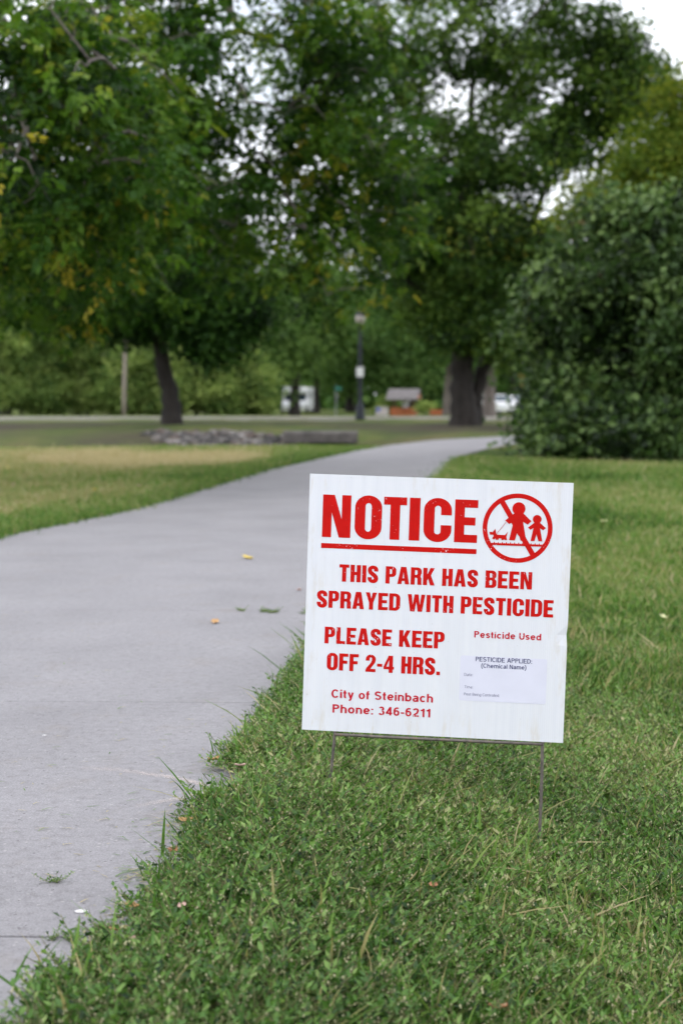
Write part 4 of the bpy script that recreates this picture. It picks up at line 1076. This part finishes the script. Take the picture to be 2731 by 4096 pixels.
def caps_line(text, u0, u1, v0, h, mat, gap=.075, word=.40, name="lettering"):
    x = 0; placed = []
    for ch in text:
        if ch == ' ': x += word - gap; continue
        w, loops = G_[ch]; placed.append((x, loops)); x += w + gap
    tot = x - gap; k = (u1 - u0) / tot
    return poly_mesh(name, [[[(u0 + (ox + px) * k, v0 + pz * h) for px, pz in lp] for lp in loops] for ox, loops in placed], -0.0006, mat, sign)

Lp = []
for ch, a, b in (('N', .0326, .0990), ('O', .1084, .1714), ('T', .1755, .2289), ('I', .2355, .2602), ('C', .2690, .3335), ('E', .3405, .3936)):
    w, loops = G_[ch]; k = (b - a) / w
    Lp.append([[(a + px * k, .4570 + pz * .0996) for px, pz in lp] for lp in loops])
o = poly_mesh("lettering", Lp, INK_Y, M['red'], sign); o["label"] = "big red word NOTICE"
poly_mesh("underline", [[[(.0317, .4311), (.3936, .4311), (.3936, .4428), (.0317, .4428)]]], INK_Y, M['red'], sign)
caps_line("THIS PARK HAS BEEN", .0765, .5240, .3540, .0405, M['red'])
caps_line("SPRAYED WITH PESTICIDE", .0256, .5753, .2912, .0403, M['red'])
caps_line("PLEASE KEEP", .0468, .3272, .2070, .0394, M['red'])
caps_line("OFF 2-4 HRS.", .0540, .3195, .1445, .0404, M['red'])

# --- plain sans serif drawn from strokes (cap height 1, x height .73)
def el(cx, cy, rx, ry_, a0, a1, n=14): return arc(cx, cy, rx, ry_, a0, a1, n)
def sans(hw):
    b = hw; ry_ = .365 - b + .012; r = .235 - b * .35; c = b + r; X = .73
    xr = b + 2 * r                                             # right stem of round letters
    top = X - ry_ - b + .012
    arch = lambda x0, x1: el((x0 + x1) / 2, X - (x1 - x0) * .55 - b + .012, (x1 - x0) / 2, (x1 - x0) * .55, 180, 0, 10)
    g = {}
    g['o'] = (xr + b, [el(c, .365, r, ry_, 0, 360, 26)])
    g['c'] = (xr + b - .03, [el(c, .365, r, ry_, 42, 318, 22)])
    g['e'] = (xr + b, [el(c, .365, r, ry_, 0, 322, 24), [(b * 1.6, .36), (xr, .36)]])
    g['b'] = (xr + b, [[(b, 0), (b, 1)], el(c, .365, r, ry_, 150, -150, 22)])
    g['d'] = (xr + b, [[(xr, 0), (xr, 1)], el(c, .365, r, ry_, 30, 330, 22)])
    g['p'] = (xr + b, [[(b, -.28), (b, X)], el(c, .365, r, ry_, 150, -150, 22)])
    g['g'] = (xr + b, [el(c, .365, r, ry_, 30, 330, 22), [(xr, X), (xr, -.02)] + el(c, -.03, r, .20, 0, -150, 10)])
    g['h'] = (.56, [[(b, 0), (b, 1)], arch(b, .56 - b) + [(.56 - b, 0)]])
    g['n'] = (.56, [[(b, 0), (b, X)], arch(b, .56 - b) + [(.56 - b, 0)]])
    g['m'] = (.86, [[(b, 0), (b, X)], arch(b, .43) + [(.43, 0)], arch(.43, .86 - b) + [(.86 - b, 0)]])
    g['u'] = (.56, [[(.56 - b, 0), (.56 - b, X)], [(b, X)] + el(.28, .26, .28 - b, .26 - b + .012, 180, 360, 10)])
    g['r'] = (.34, [[(b, 0), (b, X)], el(.32, .42, .32 - b, .31 - b, 180, 95, 8)])
    g['i'] = (2 * b, [[(b, 0), (b, X)], [(b, .86), (b, 1)]])
    g['l'] = (2 * b, [[(b, 0), (b, 1)]])
    g['t'] = (.32, [[(.15, .94), (.15, .16)] + el(.26, .16, .11, .16 - b, 180, 280, 6), [(0, X - b), (.31, X - b)]])
    g['f'] = (.32, [[(.13, 0), (.13, .80)] + el(.25, .82, .12, .18 - b, 180, 85, 6), [(0, X - b), (.30, X - b)]])
    g['y'] = (.54, [[(b * .9, X), (.275, .04)], [(.54 - b * .9, X), (.27, -.08)] + el(.14, -.09, .13, .12, 0, -100, 6)])
    sc = lambda w, H, rr: ([(w / 2 + rr * math.cos(rad(q)), H - b - (H / 2 - b) * .48 + (H / 2 - b) * .5 * math.sin(rad(q))) for q in range(25, 226, 20)] + [(w / 2 + rr * math.cos(rad(q)), b + (H / 2 - b) * .50 + (H / 2 - b) * .52 * math.sin(rad(q))) for q in range(45, -156, -20)])
    g['s'] = (.50, [sc(.50, X + .01, .25 - b)])
    g['a'] = (.54, [el(.275, .52, .185, .21 - b + .012, 155, 0, 10) + [(.46, .45), (.46, .10), (.50, .02)], [(.46, .42), (.24, .385)] + el(.23, .21, .23 - b, .21 - b + .03, 100, 270, 10) + [(.36, .10), (.46, .24)]])
    g['C'] = (.70, [el(.36, .5, .36 - b, .515 - b, 40, 320, 26)])
    g['S'] = (.63, [sc(.63, 1.01, .315 - b)])
    g['P'] = (.60, [[(b, 0), (b, 1)], [(b, 1 - b), (.33, 1 - b)] + el(.33, .72, .27 - b, .28 - b, 90, -90, 12) + [(b, .44 + b)]])
    g['D'] = (.66, [[(b, 0), (b, 1)], [(b, 1 - b), (.30, 1 - b)] + el(.30, .5, .36 - b, .5 - b, 90, -90, 16) + [(b, b)]])
    g['B'] = (.62, [[(b, 0), (b, 1)], [(b, 1 - b), (.35, 1 - b)] + el(.35, .75, .24 - b, .25 - b, 90, -90, 10) + [(b, .5 + b)], [(.35, .5 + b * .5)] + el(.36, .27, .26 - b, .28 - b, 90, -90, 10) + [(b, b)]])
    g['E'] = (.56, [[(b, 0), (b, 1)], [(b, 1 - b), (.55, 1 - b)], [(b, .53), (.51, .53)], [(b, b), (.56, b)]])
    g['L'] = (.50, [[(b, 0), (b, 1)], [(b, b), (.50, b)]])
    g['I'] = (2 * b, [[(b, 0), (b, 1)]])
    g['T'] = (.60, [[(.30, 0), (.30, 1 - b)], [(0, 1 - b), (.60, 1 - b)]])
    g['U'] = (.64, [[(b, 1)] + el(.32, .32, .32 - b, .335 - b, 180, 360, 14) + [(.64 - b, 1)]])
    g['N'] = (.64, [[(b, 0), (b, 1)], [(b, 1), (.64 - b, 0)], [(.64 - b, 0), (.64 - b, 1)]])
    g['A'] = (.68, [[(b * .8, 0), (.33, 1)], [(.68 - b * .8, 0), (.35, 1)], [(.16, .32), (.52, .32)]])
    g['1'] = (.40, [[(.30, 0), (.30, 1)], [(.28, .86), (.06, .74)]])
    g['2'] = (.54, [el(.27, .73, .27 - b, .28 - b, 170, -20, 12) + [(.40, .47), (.14, .22), (b, .0 + b)], [(0, b), (.54, b)]])
    g['3'] = (.54, [el(.26, .76, .24 - b, .25 - b, 160, -80, 12), el(.26, .28, .28 - b, .29 - b, 85, -160, 14)])
    g['4'] = (.56, [[(.40, 0), (.40, 1)], [(.39, .96), (b, .30)], [(0, .26), (.56, .26)]])
    g['6'] = (.54, [el(.27, .33, .27 - b, .34 - b, 0, 360, 24), el(.30, .55, .30 - b, .455 - b, 55, 190, 12)])
    g[':'] = (2 * b * 1.1, [[(b * 1.1, 0), (b * 1.1, .16)], [(b * 1.1, .53), (b * 1.1, .69)]])
    g['-'] = (.30, [[(0, .36), (.30, .36)]])
    g['('] = (.26, [el(.42, .38, .36, .70, 110, 250, 10)])
    g[')'] = (.26, [el(-.16, .38, .36, .70, 70, -70, 10)])
    return g

def type_line(text, u0, u1, v0, cap, mat, hw, parent, y=INK_Y, name="lettering", gap=.11, word=.36):
    g = sans(hw); x = 0; polys = []
    for ch in text:
        if ch == ' ': x += word; continue
        w, strokes = g[ch]
        for q, st in enumerate(strokes): polys.append((x, q, stroke(st, np.full(len(st), hw))))
        x += w + gap
    kx = (u1 - u0) / (x - gap); V, F = [], []
    for ox, q, pl in polys:
        n = len(pl) // 2; k0 = len(V)
        V += [(u0 + (ox + px) * kx, y - q * .00004, v0 + pz * cap) for px, pz in pl]
        F += [(k0 + i, k0 + 2 * n - 1 - i, k0 + 2 * n - 2 - i, k0 + i + 1) for i in range(n - 1)]
    return link(name, mesh_np(name, V, np.array(F), mat), parent)

type_line("City of Steinbach", .0672, .3055, .0794, .0198, M['crimson'], .086, sign)
type_line("Phone: 346-6211", .0710, .3008, .0441, .0199, M['crimson'], .086, sign)
type_line("Pesticide Used", .3957, .5500, .2368, .0152, M['crimson'], .086, sign)
stk = poly_mesh("sticker", [[rrect(.3660, .0880, .5662, .1936, .005, .005, 5)]], -0.0004, M['sticker'], sign)
stk["label"] = "bluish paper sticker for the chemical's name"
type_line("PESTICIDE APPLIED:", .4012, .5314, .1815, .0105, M['navy'], .068, stk, -.0009)
type_line("(Chemical Name)", .4147, .5186, .1672, .0098, M['navy'], .068, stk, -.0009)
type_line("Date:", .3762, .3960, .1459, .0066, M['grey_ink'], .05, stk, -.0009)
type_line("Time:", .3773, .3972, .1171, .0066, M['grey_ink'], .05, stk, -.0009)
type_line("Pest Being Controlled:", .3771, .4590, .1003, .0066, M['grey_ink'], .05, stk, -.0009)

mm = lambda L: [(a / 1000, b / 1000) for a, b in L]
cc = (.4858, .4950)
circ = lambda c, r, n=48: [(c[0] + r * math.cos(6.28318 * i / n), c[1] + r * math.sin(6.28318 * i / n)) for i in range(n)]
ring = poly_mesh("prohibition_ring", [[circ(cc, .0803, 72), circ(cc, .0696, 72)]], -.0005, M['red'], sign)
poly_mesh("slash", [[mm([(441.41, 554.82), (520.89, 427.69), (530.64, 434.41), (451.31, 562.07)])]], -.0007, M['red'], sign)
adult = mm([(478.59, 530.39), (456.59, 511.86), (466.38, 503.81), (471.15, 506.66), (474.41, 501.73), (467.39, 466.74), (480.79, 466.43), (485.02, 483.18), (490.89, 475.68), (494.03, 466.39), (506.13, 466.87), (505.47, 473.17), (497.89, 510.36), (508.85, 504.19), (517.29, 512.23), (496.66, 531.08)])
child = mm([(524.62, 509.71), (509.8, 497.49), (515.57, 492.38), (522.35, 496.72), (516.86, 466.6), (525.76, 466.53), (529.73, 482.41), (534.94, 466.61), (543.69, 466.68), (537.64, 496.61), (544.76, 492.26), (550.93, 497.69), (536.86, 509.48)])
dog = mm([(421.48, 484.06), (429.43, 484.65), (435.43, 492.2), (437.24, 481.3), (440.15, 478.32), (457.61, 478.17), (464.27, 486.3), (460.97, 474.22), (463.08, 466.57), (458.34, 466.38), (455.21, 467.94), (454.3, 466.22), (449.96, 466.33), (449.56, 469.55), (443.96, 470.03), (443.11, 466.48), (437.12, 466.24), (435.87, 469.71), (432.22, 466.47), (428.33, 469.41), (431.88, 475.18), (430.39, 477.66), (423.41, 477.38)])
fa = poly_mesh("adult_figure", [[adult]], -.0009, M['red'], sign); poly_mesh("head", [[circ((.48726, .54026), .0149)]], -.0011, M['red'], fa)
fc = poly_mesh("child_figure", [[child]], -.0009, M['red'], sign); poly_mesh("head", [[circ((.53015, .51735), .0100)]], -.0011, M['red'], fc)
fd = poly_mesh("dog_figure", [[dog]], -.0009, M['red'], sign)
poly_mesh("leash", [[mm([(458.82, 508.29), (438.23, 481.06), (438.95, 480.53), (459.54, 507.62)])]], -.0011, M['crimson'], fd)
zig = []
xx = np.arange(424.0, 546.6, 2.35)
for q, xq in enumerate(xx): zig.append((xq, 457.6 + (0.5 if q % 2 else (5.0 if q % 4 == 0 else 2.4))))
poly_mesh("turf_strip", [[mm([(428.5, 454.0), (542.5, 454.5), (546.6, 458.0)] + zig[::-1])]], -.0013, M['red'], sign)

# wire stake: two ribbed legs and a crossbar
def leg(p_top, p_bot, ribs):
    a, b = np.array(p_top), np.array(p_bot); L = np.linalg.norm(b - a); n = int(L / .0016)
    tt = np.linspace(0, 1, n); P = a + (b - a) * tt[:, None]
    P[:, 0] += 0.0012 * np.sin(tt * 5)
    r = .0036 + (.00065 if ribs else .0002) * (np.arange(n) % 2)
    mb = MB(); mb.tube(P, r, 8); return mb.build("leg", M['wire'], sign, True)
leg((.0782, .002, -.0002), (.0575, .002, -.29), False)
leg((.5626, .002, -.0002), (.5655, .002, -.34), True)
mb = MB(); mb.tube([(.078, -.0012, -.0072), (.20, -.0012, -.0074), (.40, -.0012, -.0066), (.5625, -.0012, -.0052)], .0036, 8); mb.build("crossbar", M['wire'], sign, True)

# ------------------------------------------------------------------ fallen leaves and litter
LC = {'yellow': (0.62, 0.46, 0.10), 'pale': (0.72, 0.68, 0.38), 'orange': (0.50, 0.29, 0.12), 'brown': (0.36, 0.16, 0.08), 'pink': (0.55, 0.36, 0.30), 'green': (0.10, 0.13, 0.05), 'white': (0.72, 0.70, 0.70)}
LM = {k: plain("fallen_leaf_" + k, c, .6, .25, 60, .2) for k, c in LC.items()}
def fallen(label, px, py, col, size, seed, on_grass=0.0, group="fallen leaves", zz=None):
    g = np.random.default_rng(seed)
    p = gnd(px, py)
    for _ in range(4):
        zt = max(gz(p[0], p[1]), 0.0 if p[0] < float(r_edge(p[1])) and p[0] > float(l_edge(p[1])) else -2) + on_grass
        p = gnd(px, py, zt)
    n = 7; V = []
    for i in range(n):
        u = i / (n - 1); w = .36 * math.sin(math.pi * min(1, u * .92 + .06)) ** .8 * (1.1 - .4 * u)
        for q in (-1, -.5, 0, .5, 1):
            V.append((u - .5, q * w * (1 + .08 * math.sin(u * 20 + q * 3)), .10 + .16 * abs(q) ** 1.5 * (.6 + g.random() * .5) + .12 * (u - .5) ** 2 * 4 * g.uniform(.5, 1.2) - .10))
    V = np.array(V) * size
    i = (np.arange(n - 1)[:, None] * 5 + np.arange(4)[None]).ravel()
    me = mesh_np("fallen_leaf", V, np.stack([i, i + 5, i + 6, i + 1], -1), LM[col], True)
    o = link("fallen_leaf", me, None, (p[0], p[1], p[2] + .004))
    sol = o.modifiers.new("thickness", 'SOLIDIFY'); sol.thickness = .0006
    o.rotation_euler = (g.normal(0, .12), g.normal(0, .12), g.uniform(0, 6.28))
    return tag(o, label, "leaf", group)
fallen("yellow fallen leaf on the path, farthest of those left of the sign", 990, 2236, 'yellow', .075, 1)
fallen("orange fallen leaf on the middle of the path left of the sign", 860, 2494, 'orange', .052, 2)
fallen("small tan leaf on the path against the sign's left edge", 1196, 2364, 'pink', .035, 3)
fallen("pale yellow leaf on the lawn near the right picture edge", 2652, 2474, 'pale', .055, 4, .03)
fallen("thin yellow leaf on the lawn right of the sign's top corner", 2414, 2088, 'pale', .07, 5, .03)
fallen("small orange leaf on the lawn at the right picture edge", 2712, 2216, 'orange', .03, 6, .03)
fallen("small yellow leaf on the dry lawn at the left edge", 36, 1873, 'yellow', .08, 7, .04)
fallen("whitish leaf on the dry lawn near the left edge", 122, 1888, 'pale', .085, 8, .04)
fallen("pink leaf lowest on the dry lawn at the left edge", 52, 1940, 'pink', .07, 9, .04)
fallen("yellow leaf where dry lawn turns green left of the path", 379, 1963, 'yellow', .08, 10, .04)
fallen("tan leaf on the green grass strip left of the path", 560, 1946, 'pink', .07, 11, .04)
fallen("orange leaf at the far path edge below the stone bank", 736, 1972, 'orange', .06, 12, .01)
fallen("pale leaf on the lawn below the stone bank", 862, 1840, 'pale', .09, 13, .04)
fallen("curled orange leaf on the path edge, lower of two left of the sign stake", 745, 3290, 'orange', .032, 14, .03)
fallen("brown leaf half under the knotweed at the path edge", 690, 3412, 'brown', .034, 15, .02)
fallen("orange leaf at the tip of the knotweed spur, level with the sign's foot", 855, 3046, 'orange', .04, 16, .02)
fallen("pinkish leaf standing in the knotweed left of the sign stake", 962, 3070, 'pink', .032, 17, .05)
fallen("dark green oval leaf at the knotweed edge above the path joint", 488, 3678, 'green', .036, 18, .02)
fallen("topmost orange leaf of the litter by the near path joint", 530, 3632, 'orange', .026, 19, .035)
fallen("crumpled orange leaf right where the path joint meets the knotweed", 475, 3730, 'orange', .032, 20, .025)
fallen("flat brown leaf at the end of the path joint", 408, 3780, 'brown', .034, 21, .012)
fallen("tan leaf in the knotweed just right of the path joint", 535, 3768, 'pink', .026, 22, .04)
fallen("pale curled leaf in the knotweed above the path joint", 730, 3636, 'pink', .024, 23, .055)
fallen("reddish brown leaf lying in the grass front of the sign", 1732, 3552, 'brown', .026, 24, .06)
fallen("orange brown leaf in the grass at the bottom of the picture", 1990, 4040, 'brown', .032, 25, .06)

g = np.random.default_rng(31)
V, F = rock_mesh(300); p = gnd(326, 3650)
o = link("pebble", mesh_np("pebble", V * .012, F, LM['white'], True), None, (p[0], p[1], .002)); o.scale = (1.35, .9, .45)
tag(o, "flat white pebble set in the path at lower left", "pebble")
p = gnd(180, 2944); V, F = rock_mesh(301)
o = link("pebble", mesh_np("pebble", V * .006, F, LM['white'], True), None, (p[0], p[1], .002)); o.scale = (1.5, .9, .45)
tag(o, "tiny white pebble high on the path, far left of the sign's foot", "pebble")

# little weeds rooted in the joints and mown clippings on the slab
wx, wy = [], []
for px, py, n, sp in ((1060, 2447, 7, 10), (1095, 2452, 7, 12), (967, 2444, 3, 6), (1212, 2455, 3, 6), (226, 3530, 3, 5), (415, 3712, 3, 12), (300, 3765, 3, 20), (210, 3762, 2, 20)):
    for _ in range(n):
        q = gnd(px + g.normal(0, sp), py + g.normal(0, 2)); wx.append(q[0]); wy.append(q[1])
scatter("joint_weeds", np.stack([wx, wy, np.full(len(wx), -.001)], -1), g.uniform(.22, .42, len(wx)), g.normal(0, .08, len(wx)), [knot_tuft("joint_weed", 400 + q) for q in range(3)], "tiny green weeds growing along the path joints", 8)

V, F, T_ = [], [], []; n0 = 0
spots = [(560, 3020, 260, 220, 40), (690, 3330, 90, 70, 90), (580, 3515, 80, 35, 90), (410, 3750, 80, 40, 70), (480, 3640, 60, 60, 50), (500, 3400, 160, 200, 34), (200, 3200, 200, 260, 24), (930, 3150, 50, 30, 24), (830, 3075, 40, 30, 26), (300, 2600, 260, 220, 20)]
for px, py, sx, sy, n in spots:
    for _ in range(n):
        q = gnd(px + g.normal(0, sx * .6), py + g.normal(0, sy * .6))
        if q[0] > float(veg_edge(q[1])) + .03 or q[1] < 2.2: continue
        az = g.uniform(0, 6.28) if g.random() < .4 else g.normal(0, .5); L = g.uniform(.008, .034); w = g.uniform(.0006, .0014)
        d = np.array([math.cos(az), math.sin(az), 0]); s2 = np.array([-d[1], d[0], 0])
        c0 = np.array([q[0], q[1], .0012 + g.uniform(0, .002)]); up = np.array([0, 0, g.uniform(0, .004)])
        V += [c0 - d * L / 2 - s2 * w, c0 - d * L / 2 + s2 * w, c0 + up + s2 * w * 1.2, c0 + up - s2 * w * 1.2, c0 + d * L / 2 + np.array([0, 0, .001])]
        F += [[n0, n0 + 3, n0 + 2], [n0, n0 + 2, n0 + 1], [n0 + 3, n0 + 4, n0 + 2]]; n0 += 5
        T_ += [float(np.clip(g.choice([g.normal(.85, .08), g.normal(.35, .1)]), 0, 1))] * 5
cl_ = link("grass_clippings", mesh_np("grass_clippings", V, np.array(F), M['blade'], False, {"tint": T_}))
tag(cl_, "scattered dry grass clippings lying on the concrete path", None, None, "stuff")
